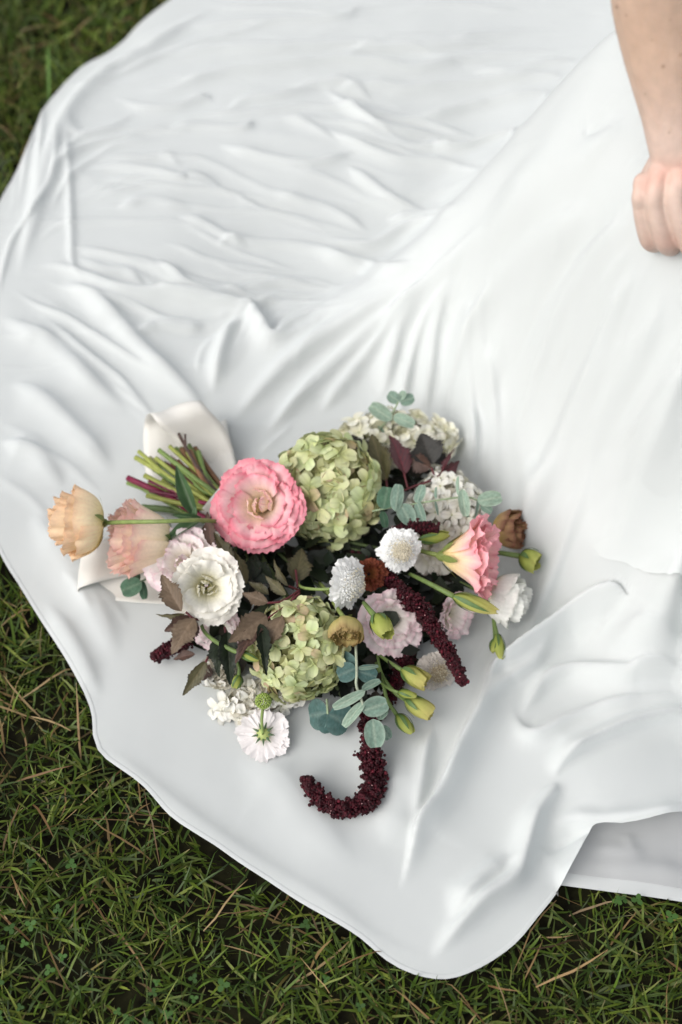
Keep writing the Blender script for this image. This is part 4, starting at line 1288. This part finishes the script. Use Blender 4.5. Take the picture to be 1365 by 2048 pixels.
def strip(name, path, wv, nw=9, seg=40, wob=.0):
    """path: (px,py,h) ; wv: width vector in pixels (dx,dy,dh) at each path point"""
    A = []; B = []
    for (x, y, h), (dx, dy, dh) in zip(path, wv):
        A.append(P(np.array(x - dx / 2.), np.array(y - dy / 2.), h - dh / 2)); B.append(P(np.array(x + dx / 2.), np.array(y + dy / 2.), h + dh / 2))
    A = catmull(A, seg); B = catmull(B, seg); s = np.linspace(0, 1, nw)
    v = A[:, None] * (1 - s[None, :, None]) + B[:, None] * s[None, :, None]
    v[..., 2] += wob * np.sin(np.linspace(0, 9, seg)[:, None] + s[None] * 4) * np.sin(np.pi * s)[None]
    v = loc_pts(ribbon, v.reshape(-1, 3))
    o = obj(name, mk_mesh(name, v, grid_faces(nw, seg)), M_satin, ribbon)
    md = o.modifiers.new("thickness", 'SOLIDIFY'); md.thickness = .0005
    return o


strip("ribbon_loop", [(470, 985, .030), (437, 930, .038), (402, 872, .056), (366, 832, .077), (352, 814, .078), (343, 818, .066), (339, 835, .042), (338, 880, .030), (345, 960, .024), (400, 1010, .024)],
      [(30, -20, 0), (70, -25, 0), (96, -28, 0), (100, -28, 0), (100, -26, 0), (100, -26, 0), (100, -26, 0), (100, -22, 0), (90, -20, 0), (70, -20, 0)], wob=.004)
strip("ribbon_tail", [(455, 985, .055), (440, 930, .045), (428, 890, .035), (420, 850, .027)], [(50, -5, 0), (62, -18, 0), (66, -22, 0), (66, -24, 0)], wob=.002)
strip("ribbon_loop", [(470, 1060, .040), (400, 1085, .030), (320, 1100, .028), (240, 1112, .034), (188, 1126, .040), (160, 1142, .033), (180, 1158, .026), (250, 1168, .025), (340, 1175, .025), (440, 1175, .025)],
      [(10, 40, 0), (8, 60, 0), (6, 75, 0), (-10, 86, 0), (-12, 84, 0), (-8, 78, 0), (5, 70, 0), (8, 70, 0), (8, 66, 0), (8, 66, 0)], wob=.003)
strip("ribbon_wrap", [(415, 1050, .035), (440, 1020, .078), (468, 985, .072), (478, 960, .03)], [(52, 30, 0)] * 4, wob=.001)

# dark leaf mass added inside the bouquet so its gaps stay dark
def filler():
    r = np.random.default_rng(3); V = []; F = []; Cc = []; nv = 0
    src = LEAF['dark'][0]; n0 = len(src.vertices)
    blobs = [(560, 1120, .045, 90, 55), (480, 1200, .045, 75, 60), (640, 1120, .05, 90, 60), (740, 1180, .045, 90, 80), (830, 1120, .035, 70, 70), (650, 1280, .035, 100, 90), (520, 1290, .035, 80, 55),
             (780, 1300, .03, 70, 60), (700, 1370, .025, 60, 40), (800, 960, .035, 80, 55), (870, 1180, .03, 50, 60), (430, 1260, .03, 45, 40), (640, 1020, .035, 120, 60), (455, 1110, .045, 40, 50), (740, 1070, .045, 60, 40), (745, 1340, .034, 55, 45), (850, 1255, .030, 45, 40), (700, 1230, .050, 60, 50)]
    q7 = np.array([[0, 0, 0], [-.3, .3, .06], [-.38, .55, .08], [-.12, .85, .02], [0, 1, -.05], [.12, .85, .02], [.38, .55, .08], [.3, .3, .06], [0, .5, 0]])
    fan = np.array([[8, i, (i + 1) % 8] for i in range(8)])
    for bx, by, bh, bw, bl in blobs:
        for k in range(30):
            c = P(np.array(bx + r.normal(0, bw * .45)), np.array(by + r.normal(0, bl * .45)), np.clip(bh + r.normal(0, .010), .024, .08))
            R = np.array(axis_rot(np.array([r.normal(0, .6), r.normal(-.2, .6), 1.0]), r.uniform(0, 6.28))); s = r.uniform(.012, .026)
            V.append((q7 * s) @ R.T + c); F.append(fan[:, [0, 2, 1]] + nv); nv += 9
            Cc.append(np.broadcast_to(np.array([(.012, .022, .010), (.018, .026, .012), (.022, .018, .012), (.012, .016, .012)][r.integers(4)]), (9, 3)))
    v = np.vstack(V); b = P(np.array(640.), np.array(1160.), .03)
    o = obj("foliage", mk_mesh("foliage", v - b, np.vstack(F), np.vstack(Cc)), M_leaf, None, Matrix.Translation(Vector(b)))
    tag(o, "dark green filler leaves added to darken the gaps inside the bouquet", "foliage", kind='stuff')
    # hidden inner stems fan out from the tie to the blooms
    t = bundle
    for bx, by, bh in [(600, 1130, .05), (720, 1000, .05), (820, 920, .04), (780, 1120, .05), (900, 1130, .04), (640, 1300, .04), (520, 1250, .04), (760, 1280, .04), (460, 1180, .05), (700, 1420, .03)]:
        tube("stem", PX([(480, 1045, .055), ((480 + bx) / 2, (1045 + by) / 2 - 5, .055), (bx, by, bh)]), [.0016], M_stem, t, n=6, seg=10, col=(.07, .10, .035))


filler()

# --- hydrangeas
hydrangea("lime green hydrangea head beside the large pink bloom", (655, 980, .078), (103, 100), 78, 74, LIME, 31, "green hydrangea heads in the bouquet", (-.1, 1, 0))
hydrangea("lime green hydrangea head low in the bouquet above the white scabiosa", (598, 1300, .066), (100, 88), 66, 68, LIME, 28, "green hydrangea heads in the bouquet", (.25, 1, 0))
hydrangea("cream hydrangea head under the topmost eucalyptus tips", (790, 880, .055), (52, 118), 45, 44, CREAM, 26, "cream hydrangea heads in the bouquet", (0, 1, 0), inner=(.7, .7, .45))
hydrangea("white hydrangea head right of the burgundy leaves behind the eucalyptus", (890, 1028, .054), (84, 76), 54, 60, WHITE, 22, "cream hydrangea heads in the bouquet", (.2, 1, 0), inner=(.7, .68, .55))
hydrangea("small white hydrangea florets at the bottom left under the green head", (525, 1398, .036), (32, 92), 24, 24, WHITE, 26, "cream hydrangea heads in the bouquet", (-.25, 1, 0), inner=(.7, .68, .55))
hydrangea("few white hydrangea petals showing left below the dark hanging leaves", (440, 1345, .032), (32, 26), 20, 10, WHITE, 26, "cream hydrangea heads in the bouquet", (0, 1, 0), inner=(.7, .68, .55))

# --- lisianthus blooms
LG = "lisianthus blooms in the bouquet"
FULL = [(5, 1.0, .78), (5, .90, .74), (5, .78, .72), (5, .64, .72), (4, .47, .85), (4, .30, .85), (3, np.array([(.06, 0), (.26, .2), (.24, .62), (.05, .74)]), 1.2), (2, np.array([(.04, 0), (.16, .2), (.18, .55), (.02, .66)]), 1.5)]
PINKL = [(5, 1.0, .80), (5, .95, .78), (5, .88, .78), (5, .80, .80), (4, .71, .95), (4, .62, 1.05), (3, .52, 1.1), (2, np.array([(.06, 0), (.34, .05), (.36, .42), (.24, .56)]), 1.25), (2, np.array([(.05, 0), (.26, .10), (.26, .40), (.03, .50)]), 1.3)]
PINK = [(0, (.80, .64, .38)), (.35, (.88, .70, .60)), (.70, (.88, .60, .60)), (.90, (.87, .46, .50)), (1, (.82, .27, .34))]
PINKIN = [(0, (.96, .84, .48)), (.5, (.97, .88, .66)), (.85, (.94, .76, .66)), (1, (.90, .58, .58))]
bloom("lisianthus_flower", "large ruffled pink lisianthus with peach centre, biggest bloom", LG, (526, 1012, .085), (-.16, .10, 1), 97, PINKL, PINK, hh=.60, ruf=.075, inner_cols=PINKIN, fringe=.016, nu=27)
PEACH = [(0, (.66, .68, .26)), (.2, (.94, .86, .50)), (.55, (.96, .83, .58)), (.85, (.96, .76, .52)), (1, (.94, .68, .46))]
SIDE = [(5, np.array([(.12, 0), (1.0, .0), (1.02, .70), (1.12, .92)]), .82), (5, np.array([(.10, 0), (.9, .06), (.92, .8), (1.08, 1.14)]), .8), (5, np.array([(.10, 0), (.8, .1), (.78, .9), (.92, 1.30)]), .8), (4, np.array([(.10, 0), (.7, .2), (.7, 1.0), (.72, 1.45)]), .9), (4, np.array([(.10, 0), (.4, .3), (.5, 1.0), (.45, 1.50)]), .9), (3, np.array([(.10, 0), (.3, .3), (.3, 1.0), (.25, 1.42)]), 1.1)]
bloom("lisianthus_flower", "pale peach lisianthus on a long stem, furthest left bloom", LG, (207, 1046, .092), (-1, .02, .22), 65, SIDE, PEACH, ruf=.15, stem=[(250, 1044, .108), (320, 1043, .124), (400, 1040, .108), (450, 1045, .075)], stem_r=8, cal_len=.62, scol=(.20, .26, .08))
PEACHP = [(0, (.62, .56, .20)), (.2, (.93, .85, .56)), (.55, (.97, .85, .66)), (.88, (.96, .77, .63)), (1, (.93, .60, .54))]
bloom("lisianthus_flower", "peach lisianthus with pink rim lying sideways under the long stem", LG, (343, 1082, .066), (-1, .06, .25), 74, [(5, np.array([(.12, 0), (.85, .04), (.75, .85), (1.08, 1.30)]), .80), (5, np.array([(.10, 0), (.7, .15), (.66, .95), (.98, 1.48)]), .8), (5, np.array([(.10, 0), (.5, .3), (.55, 1.0), (.75, 1.56)]), .9), (4, np.array([(.10, 0), (.4, .3), (.4, 1.0), (.45, 1.58)]), .9)], PEACHP, ruf=.15, stem=[(380, 1075, .050), (430, 1065, .05)], stem_r=7)
WHT = [(0, (.70, .66, .34)), (.3, (.86, .83, .66)), (.7, (.90, .88, .80)), (1, (.89, .86, .79))]
WIN = [(0, (.50, .43, .15)), (.4, (.80, .74, .45)), (.8, (.87, .84, .68)), (1, (.87, .85, .74))]
BLUSH = [(0, (.72, .64, .40)), (.35, (.87, .81, .72)), (.75, (.88, .83, .80)), (.95, (.85, .74, .75)), (1, (.80, .62, .66))]
bloom("lisianthus_flower", "blush white lisianthus half hidden behind the open cream white one", LG, (378, 1132, .060), (-.22, .28, 1), 78, [(5, 1.0, .78), (5, .85, .74), (4, .62, .85), (4, .4, .85), (3, np.array([(.06, 0), (.26, .2), (.24, .55), (.05, .66)]), 1.2)], BLUSH, hh=.7, ruf=.09, fringe=.025)
bloom("lisianthus_flower", "open cream white lisianthus with yellow green heart among brown leaves", LG, (413, 1172, .085), (.10, -.02, 1), 76, [(5, 1.0, .82), (5, .90, .80), (4, .76, 1.0), (4, .62, 1.0), (3, np.array([(.06, 0), (.34, .02), (.34, .40), (.20, .52)]), .62), (3, np.array([(.04, 0), (.22, .05), (.22, .36), (.05, .46)]), .75)], WHT, hh=.72, ruf=.075, inner_cols=WIN, fringe=.022)
BLUSH2 = [(0, (.74, .70, .48)), (.35, (.90, .85, .77)), (.72, (.90, .83, .80)), (.93, (.86, .71, .72)), (1, (.82, .60, .64))]
bloom("lisianthus_flower", "pale blush lisianthus in the middle under the small green bud", LG, (778, 1240, .055), (.25, .0, 1), 70, [(5, 1.0, .80), (5, .86, .78), (4, .6, .85), (3, .35, .9)], BLUSH2, hh=.65, ruf=.085, fringe=.025)
PEACHR = [(0, (.66, .60, .22)), (.25, (.91, .74, .38)), (.55, (.94, .70, .52)), (.8, (.92, .58, .57)), (1, (.87, .43, .48))]
bloom("lisianthus_flower", "peach and pink lisianthus seen from the side on the right of the bouquet", LG, (886, 1112, .080), (1, -.02, .22), 82, [(5, np.array([(.12, 0), (.45, .25), (.62, .80), (1.10, .95)]), .80), (5, np.array([(.10, 0), (.36, .3), (.55, .9), (.98, 1.14)]), .8), (5, np.array([(.10, 0), (.3, .3), (.5, .95), (.80, 1.22)]), .9), (4, np.array([(.10, 0), (.3, .3), (.4, 1.0), (.52, 1.26)]), .9)], PEACHR, ruf=.17, stem=[(855, 1105, .078), (820, 1095, .065)], stem_r=9, cal_len=.7, scol=(.18, .22, .06))
bloom("lisianthus_flower", "pale pink lisianthus low on the right beneath the long bud", LG, (892, 1222, .040), (.55, -.25, .6), 52, [(5, 1.0, .80), (5, .8, .8), (4, .5, .9)], BLUSH2, hh=.8, ruf=.10)
WHT2 = [(0, (.50, .56, .24)), (.25, (.80, .81, .62)), (.6, (.88, .88, .84)), (1, (.87, .87, .82))]
bloom("lisianthus_flower", "white lisianthus lying sideways on the dress at the right edge", LG, (978, 1186, .042), (.95, -.30, .25), 50, SIDE, WHT2, ruf=.10, stem=[(955, 1180, .04), (920, 1165, .04)], stem_r=7, cal_len=.6)
bloom("lisianthus_flower", "blush lisianthus mostly hidden under the open cream white bloom", LG, (440, 1252, .048), (.0, -.35, 1), 50, [(5, 1.0, .80), (5, .8, .8), (4, .5, .9)], BLUSH2, hh=.6, ruf=.09)
bloom("lisianthus_flower", "pale cream lisianthus behind the olive bud under the eucalyptus", LG, (868, 1098, .045), (.15, -.1, 1), 52, [(5, 1.0, .80), (5, .8, .8), (4, .5, .9)], WHT, hh=.6, ruf=.09)
BRN = [(0, (.42, .34, .10)), (.4, (.50, .36, .12)), (.8, (.46, .28, .15)), (1, (.24, .11, .07))]
bloom("lisianthus_flower", "faded brown and ochre lisianthus at the right edge of the bouquet", LG, (990, 1062, .045), (.75, .08, .5), 44, [(5, np.array([(.2, 0), (.85, .2), (1.05, .8), (.85, 1.25)]), .85), (5, np.array([(.1, 0), (.7, .2), (.8, .8), (.65, 1.3)]), .85), (4, np.array([(.1, 0), (.5, .3), (.5, 1.), (.5, 1.35)]), .9), (4, np.array([(.1, 0), (.4, .3), (.35, 1.), (.3, 1.4)]), .9)], BRN, ruf=.16, cal=False)
RST = [(0, (.28, .12, .04)), (.5, (.26, .085, .035)), (1, (.20, .05, .03))]
bloom("lisianthus_flower", "small rust brown bloom tucked between the two white scabiosas", LG, (738, 1148, .075), (.25, .1, 1), 34, [(5, 1.0, .8), (5, .7, .8), (4, .4, .9)], RST, hh=.8, ruf=.16, cal=False)
YGR = [(0, (.38, .38, .10)), (.4, (.52, .46, .15)), (.8, (.52, .42, .18)), (1, (.36, .25, .11))]
bloom("lisianthus_flower", "small yellow green half open bloom facing down in the middle", LG, (692, 1240, .096), (.02, -.75, .62), 40, [(5, np.array([(.2, 0), (.9, .15), (1.1, .7), (.8, 1.1)]), .82), (5, np.array([(.1, 0), (.7, .2), (.85, .75), (.62, 1.12)]), .85), (5, np.array([(.1, 0), (.5, .3), (.6, .8), (.42, 1.1)]), .85), (4, np.array([(.1, 0), (.3, .3), (.3, .8), (.2, 1.05)]), 1.)], YGR, ruf=.10, stem=[(674, 1215, .092), (660, 1190, .08), (640, 1165, .06)], stem_r=8, scol=(.17, .21, .06))

# --- buds
BUDY = [(0, (.30, .36, .08)), (.5, (.46, .47, .13)), (1, (.56, .50, .17))]
BUDG = [(0, (.20, .27, .05)), (.5, (.36, .42, .09)), (1, (.44, .46, .13))]
bud("long pale yellow bud crossing below the peach and pink bloom", (908, 1193, .088), (998, 1224, .085), 19, BUDY, [(880, 1178, .086), (845, 1160, .08), (820, 1148, .07)], 8, sep=.75)
bud("plump green bud just opening over the blush bloom", (750, 1232, .103), (778, 1270, .108), 22, BUDG, [(740, 1220, .10), (728, 1205, .09)], 9, open_=.35, sep=.6)
bud("yellow bud opening at lower right, uppermost of its spray", (804, 1340, .060), (856, 1366, .060), 20, BUDY, [(785, 1328, .058), (760, 1310, .05), (740, 1290, .05)], 6, open_=.5, sep=.6)
bud("yellow bud opening at lower right, lowest open one of its spray", (812, 1400, .050), (866, 1428, .048), 20, BUDY, [(790, 1385, .05), (765, 1350, .05), (755, 1310, .05)], 6, open_=.5, sep=.6)
bud("slim closed green bud between the two opening yellow ones", (797, 1385, .062), (834, 1392, .062), 11, BUDG, [(780, 1378, .06), (755, 1360, .05)], 5, sep=.8)
bud("pointed yellow green bud hanging lowest beside the eucalyptus", (794, 1430, .045), (826, 1466, .042), 16, BUDG, [(775, 1400, .048), (765, 1360, .05), (752, 1325, .05)], 6, sep=.85)
bud("bright green open bud sticking out at the far right", (1040, 1112, .050), (1078, 1126, .052), 22, BUDG, [(1015, 1108, .05), (985, 1104, .048), (940, 1100, .045)], 8, open_=.55, sep=.8)
bud("larger of two green buds hanging below the white side bloom", (994, 1268, .036), (1004, 1318, .034), 13, BUDG, [(990, 1250, .036), (985, 1225, .036)], 6, sep=.8)
bud("smaller of two green buds hanging below the white side bloom", (990, 1278, .036), (986, 1306, .034), 10, BUDG, [(989, 1262, .036), (986, 1235, .036)], 5, sep=.9)
bud("olive green bud lying under the white hydrangea beside the scabiosa", (840, 1080, .085), (900, 1068, .082), 15, BUDG, [(825, 1082, .08), (800, 1082, .07)], 6, sep=.6)
bud("small closed green bud on a thin stem at left among dark leaves", (481, 1307, .088), (518, 1320, .086), 11, BUDG, [(460, 1298, .088), (430, 1282, .085), (408, 1262, .08), (400, 1235, .07)], 7, sep=1.0)
bud("tiny green bud hanging over the white florets at lower left", (478, 1350, .055), (472, 1376, .048), 12, BUDG, [(478, 1335, .06), (470, 1310, .062)], 5, open_=.3, sep=1.1)

# --- scabiosas
SW = (.93, .93, .91); SC = (.86, .80, .66)
scabiosa("white scabiosa seen half from the side, left of the maroon tassel", (690, 1165, .098), (.72, -.10, .62), 56, SW, (.93, .92, .87), stem=[(664, 1177, .098), (625, 1178, .092), (600, 1172, .08), (592, 1150, .06)], dome=.5)
scabiosa("white scabiosa facing the viewer with cream centre", (800, 1098, .095), (.10, -.16, 1), 47, SW, SC, stem=[(790, 1090, .08), (770, 1080, .06)])
scabiosa("white scabiosa seen from behind, lowest flower on the left", (527, 1468, .036), (.05, -.28, -1), 54, (.87, .83, .82), (.78, .70, .46), back=True, stem=[(524, 1440, .048), (527, 1410, .050)])
scabiosa("beige white scabiosa lying behind the long maroon tassel", (872, 1340, .034), (.2, -.2, 1), 44, (.62, .57, .52), (.55, .46, .32))
# green seed head above the scabiosa seen from behind
sh = thing("scabiosa_seed_head", "round knobbly green scabiosa bud above the white flower seen from behind", "flower bud", P(np.array(527.), np.array(1402.), .054), axis_rot(vdir(.1, -.3, 1)))
_m = mpp(np.array(sh.location))
_V = []; _F4 = []; _F3 = []
_st = bead_mesh(2.6 * _m, (1, 1, 1)); _n0 = 14; _sv = np.zeros(42, np.float32); _st.vertices.foreach_get("co", _sv); _sv = _sv.reshape(-1, 3)
_fs = [np.array([list(p.vertices) for p in _st.polygons if len(p.vertices) == k]) for k in (4, 3)]
for i in range(90):
    zz = 1 - 1.5 * (i + .5) / 90; rr = math.sqrt(max(0, 1 - zz * zz)); th = 2.39996 * i
    _V.append(_sv + np.array([rr * math.cos(th), rr * math.sin(th), zz * .8]) * 15 * _m); _F4.append(_fs[0] + i * 14); _F3.append(_fs[1] + i * 14)
_v = np.vstack(_V)
obj("seed_cluster", mk_mesh("seed_cluster", _v, [np.vstack(_F4), np.vstack(_F3)], np.broadcast_to(np.array((.27, .36, .08)), _v.shape)), M_stem, sh)['kind'] = 'stuff'
for k in range(8):
    a = k * .785; q = np.linspace(0, 1, 6); w = .12 * np.sin(np.pi * (q * .85 + .15)); rr = .5 + .95 * q; z = -.3 + .25 * q
    v = np.vstack([np.stack([rr * math.cos(a) - sg * w * math.sin(a), rr * math.sin(a) + sg * w * math.cos(a), z + .03 * (sg == 0)], -1) for sg in (-1, 0, 1)]) * 15 * _m
    obj("bract", mk_mesh("bract", v, grid_faces(6, 3), np.broadcast_to(np.array((.07, .12, .04)), v.shape)), M_stem, sh)

# --- amaranth tassels
amaranth("hook shaped dark maroon amaranth tassel lying on the white dress below", [(735, 1420, .050), (741, 1470, .045), (745, 1520, .037), (748, 1560, .033), (738, 1598, .033), (700, 1618, .033), (655, 1608, .033), (628, 1585, .032), (613, 1556, .031)], [20, 23, 25, 25, 23, 18, 18, 16, 13], 5200, 1)
amaranth("long dark maroon amaranth tassel slanting down across the right side", [(705, 1112, .060), (760, 1148, .068), (800, 1180, .076), (845, 1225, .082), (885, 1285, .078), (915, 1340, .070), (929, 1368, .062)], [14, 15, 18, 18, 15, 12, 7], 4200, 2)
amaranth("short maroon amaranth tip above the front facing scabiosa", [(785, 1066, .085), (820, 1056, .088), (850, 1056, .088), (876, 1060, .086)], [11, 13, 14, 10], 1400, 3)
amaranth("small maroon amaranth tip poking out at the left under brown leaves", [(380, 1280, .045), (350, 1292, .042), (325, 1305, .038), (306, 1316, .034)], [16, 15, 13, 9], 1200, 4)
amaranth("dark maroon amaranth tassel in shade behind the lower right buds", [(815, 1270, .045), (812, 1310, .042), (800, 1350, .038), (775, 1400, .032), (745, 1440, .03)], [16, 18, 18, 16, 12], 1500, 5)

# --- ninebark sprigs
def sprig(label, base, stems, leaves, group="ninebark sprigs in the bouquet", name="ninebark_sprig", cat="leaves", scol=(.10, .02, .025), sr=.0010):
    t = thing(name, label, cat, P(np.array(float(base[0])), np.array(float(base[1])), base[2]), None, group)
    for s in stems:
        tube("stem", PX(s), [sr], M_stem, t, n=6, seg=14, col=scol)
    for l in leaves:
        put_leaf(t, *l)
    return t


sprig("burgundy ninebark sprig with red stems at the top right over cream florets", (800, 985, .06),
      [[(800, 985, .07), (830, 972, .078), (865, 960, .08), (884, 946, .08)], [(870, 956, .08), (864, 935, .082)], [(884, 946, .08), (890, 930, .082)], [(775, 985, .075), (773, 958, .08)], [(816, 976, .076), (808, 945, .08)]],
      [('olive', (774, 962, .080), (742, 866, .085), 62, .3), ('wine', (811, 948, .080), (782, 866, .086), 56, -.4), ('char', (866, 928, .082), (842, 866, .092), 84, .2), ('brown', (862, 936, .080), (812, 912, .082), 46, .5),
       ('wine', (885, 948, .080), (907, 894, .084), 22, .9), ('wine', (886, 948, .080), (922, 922, .080), 30, -.6), ('char', (745, 925, .072), (704, 868, .078), 58, -.3), ('char', (884, 930, .07), (868, 900, .07), 40, 0)])
sprig("ninebark sprig with brown and olive leaves fanning left in the middle", (596, 1175, .06),
      [[(600, 1185, .092), (575, 1210, .094), (545, 1230, .095), (530, 1243, .094)], [(600, 1180, .09), (565, 1202, .094), (534, 1206, .096)], [(590, 1190, .092), (575, 1215, .095), (563, 1236, .096)], [(596, 1175, .08), (592, 1140, .08)], [(598, 1180, .08), (578, 1172, .086)]],
      [('tan', (536, 1205, .097), (484, 1186, .100), 34, .2), ('olive', (572, 1190, .094), (530, 1152, .098), 28, .4), ('olive', (538, 1188, .093), (497, 1163, .096), 26, -.3), ('olive', (577, 1172, .088), (544, 1120, .092), 22, .8),
       ('olive', (592, 1164, .075), (606, 1094, .080), 62, -.2), ('tan', (534, 1231, .096), (458, 1284, .098), 66, .2), ('brown', (528, 1240, .094), (468, 1322, .092), 46, -.4), ('dark', (521, 1246, .097), (534, 1348, .095), 34, .2),
       ('tan', (565, 1232, .098), (527, 1306, .096), 48, -.3), ('dark', (545, 1165, .07), (500, 1120, .072), 50, .3), ('dark', (560, 1220, .078), (500, 1230, .080), 50, .2)])
sprig("ninebark sprig with tan leaves below the open cream white bloom", (392, 1236, .06),
      [[(415, 1240, .075), (390, 1238, .088), (372, 1224, .092)], [(395, 1238, .085), (386, 1240, .09)]],
      [('tan', (363, 1222, .108), (322, 1148, .112), 54, .2), ('tan', (389, 1236, .092), (342, 1306, .088), 62, -.2), ('brown', (382, 1234, .088), (329, 1264, .082), 40, .4), ('olive', (370, 1228, .09), (312, 1232, .09), 16, .9), ('brown', (392, 1240, .085), (372, 1290, .078), 30, .6)])
sprig("ninebark sprig with very dark green leaves hanging at the lower left", (448, 1262, .06),
      [[(450, 1255, .075), (452, 1266, .082)], [(430, 1290, .06), (412, 1324, .058)]],
      [('dark', (455, 1264, .088), (461, 1370, .080), 50, .1), ('dark', (440, 1270, .082), (438, 1354, .074), 40, -.5), ('olive', (413, 1322, .056), (366, 1392, .042), 36, .3), ('brown', (390, 1308, .05), (346, 1318, .044), 26, -.2), ('brown', (420, 1330, .045), (405, 1362, .038), 34, 0)])
sprig("olive brown ninebark leaves between the pink and the cream white bloom", (455, 1130, .06),
      [[(480, 1150, .07), (462, 1130, .082), (430, 1088, .086)]],
      [('brown', (424, 1092, .088), (414, 1022, .094), 32, .2), ('olive', (465, 1134, .088), (428, 1062, .094), 36, -.3), ('olive', (495, 1168, .085), (466, 1100, .090), 42, .3), ('dark', (505, 1160, .07), (510, 1105, .07), 46, 0), ('dark', (480, 1200, .07), (490, 1140, .075), 50, .3)])

# --- lisianthus leaves on the long stem
ll = sprig("narrow green lisianthus leaves at the joint of the long left stem", (400, 1040, .07), [[(445, 1042, .07), (398, 1040, .080)]],
           [('lance', (393, 1034, .083), (351, 928, .098), 30, .2), ('lance', (403, 1036, .083), (342, 1030, .088), 14, .3), ('lance', (403, 1040, .083), (318, 1090, .082), 22, -.3), ('lance', (392, 1034, .085), (392, 1010, .092), 12, .5)],
           group=None, name="lisianthus_leaves", scol=GRN)

# --- eucalyptus
EG = "eucalyptus sprigs in the bouquet"
ES = (.26, .33, .20)
sprig("upright eucalyptus sprig with round grey green leaves at the very top", (735, 905, .05), [[(735, 905, .060), (750, 868, .072), (775, 842, .080), (790, 818, .085), (800, 797, .088)]],
      [('grey', (784, 840, .082), (741, 810, .088), 30, .1), ('grey', (787, 832, .083), (829, 850, .080), 26, .0), ('euc', (755, 842, .078), (781, 867, .070), 20, .5), ('euc', (799, 803, .088), (776, 788, .090), 24, .5), ('euc', (800, 804, .088), (829, 795, .088), 24, -.4),
       ('grey', (748, 878, .070), (783, 882, .066), 24, .4), ('grey', (802, 800, .089), (808, 781, .093), 16, .4)], group=EG, name="eucalyptus_sprig", scol=ES, sr=.0008)
sprig("eucalyptus sprig reaching right across the white hydrangea", (745, 1022, .06), [[(745, 1022, .085), (790, 1014, .092), (860, 1003, .096), (915, 995, .096), (940, 995, .095), (956, 1001, .093)]],
      [('deep', (767, 1018, .092), (776, 974, .100), 36, .2), ('euc', (791, 1022, .095), (799, 968, .103), 27, -.2), ('euc', (802, 1008, .094), (822, 1048, .092), 36, .1), ('euc', (834, 1006, .096), (845, 969, .102), 22, .4), ('euc', (834, 1002, .096), (848, 1044, .092), 20, -.4),
       ('euc', (872, 1002, .097), (878, 1030, .094), 9, .9), ('euc', (873, 998, .097), (873, 974, .102), 8, .9), ('grey', (924, 978, .100), (932, 1032, .094), 23, .1), ('grey', (918, 992, .097), (915, 952, .102), 9, .9), ('grey', (955, 1003, .094), (1004, 993, .094), 33, .1),
       ('euc', (962, 1010, .093), (984, 1024, .090), 20, .2), ('euc', (955, 1000, .094), (950, 1035, .090), 9, .8), ('deep', (765, 1022, .085), (772, 1055, .080), 18, .3), ('grey', (925, 1010, .094), (938, 1034, .090), 12, .5)], group=EG, name="eucalyptus_sprig", scol=ES, sr=.0009)
sprig("blue green eucalyptus sprig hanging down over the maroon tassel", (712, 1300, .06), [[(712, 1290, .080), (714, 1345, .078), (713, 1370, .076), (724, 1402, .072), (732, 1425, .068)]],
      [('teal', (713, 1334, .072), (670, 1312, .070), 38, .2), ('teal', (713, 1336, .074), (676, 1352, .070), 40, -.1), ('teal', (716, 1342, .076), (754, 1354, .072), 36, .1), ('euc', (716, 1336, .078), (757, 1330, .076), 14, .6), ('euc', (724, 1380, .076), (761, 1361, .076), 17, .3),
       ('grey', (731, 1382, .078), (667, 1416, .074), 21, .2), ('grey', (729, 1404, .072), (687, 1452, .066), 22, -.3), ('euc', (725, 1422, .070), (775, 1406, .068), 40, .0), ('euc', (746, 1438, .066), (752, 1495, .056), 42, .1), ('euc', (758, 1440, .062), (773, 1412, .064), 22, .3), ('euc', (764, 1452, .056), (780, 1478, .050), 24, .2)],
      group=EG, name="eucalyptus_sprig", scol=(.36, .40, .30), sr=.0011)
sprig("dull green eucalyptus tip with broad leaves under the lower green hydrangea", (655, 1405, .04), [[(654, 1398, .048), (656, 1428, .046)]],
      [('teal', (657, 1426, .045), (618, 1432, .036), 62, .1), ('teal', (657, 1428, .046), (700, 1448, .036), 66, -.1), ('teal', (656, 1426, .045), (662, 1466, .034), 48, .1)], group=EG, name="eucalyptus_sprig", scol=ES)
sprig("short eucalyptus tip with round dark leaf on the ribbon at left", (312, 1150, .04), [[(320, 1146, .055), (300, 1155, .055), (282, 1163, .052)]],
      [('deep', (284, 1165, .052), (243, 1182, .046), 38, .0), ('deep', (283, 1160, .052), (291, 1199, .040), 17, .3), ('deep', (270, 1142, .048), (277, 1160, .048), 14, .3)], group=EG, name="eucalyptus_sprig", scol=(.06, .09, .05))
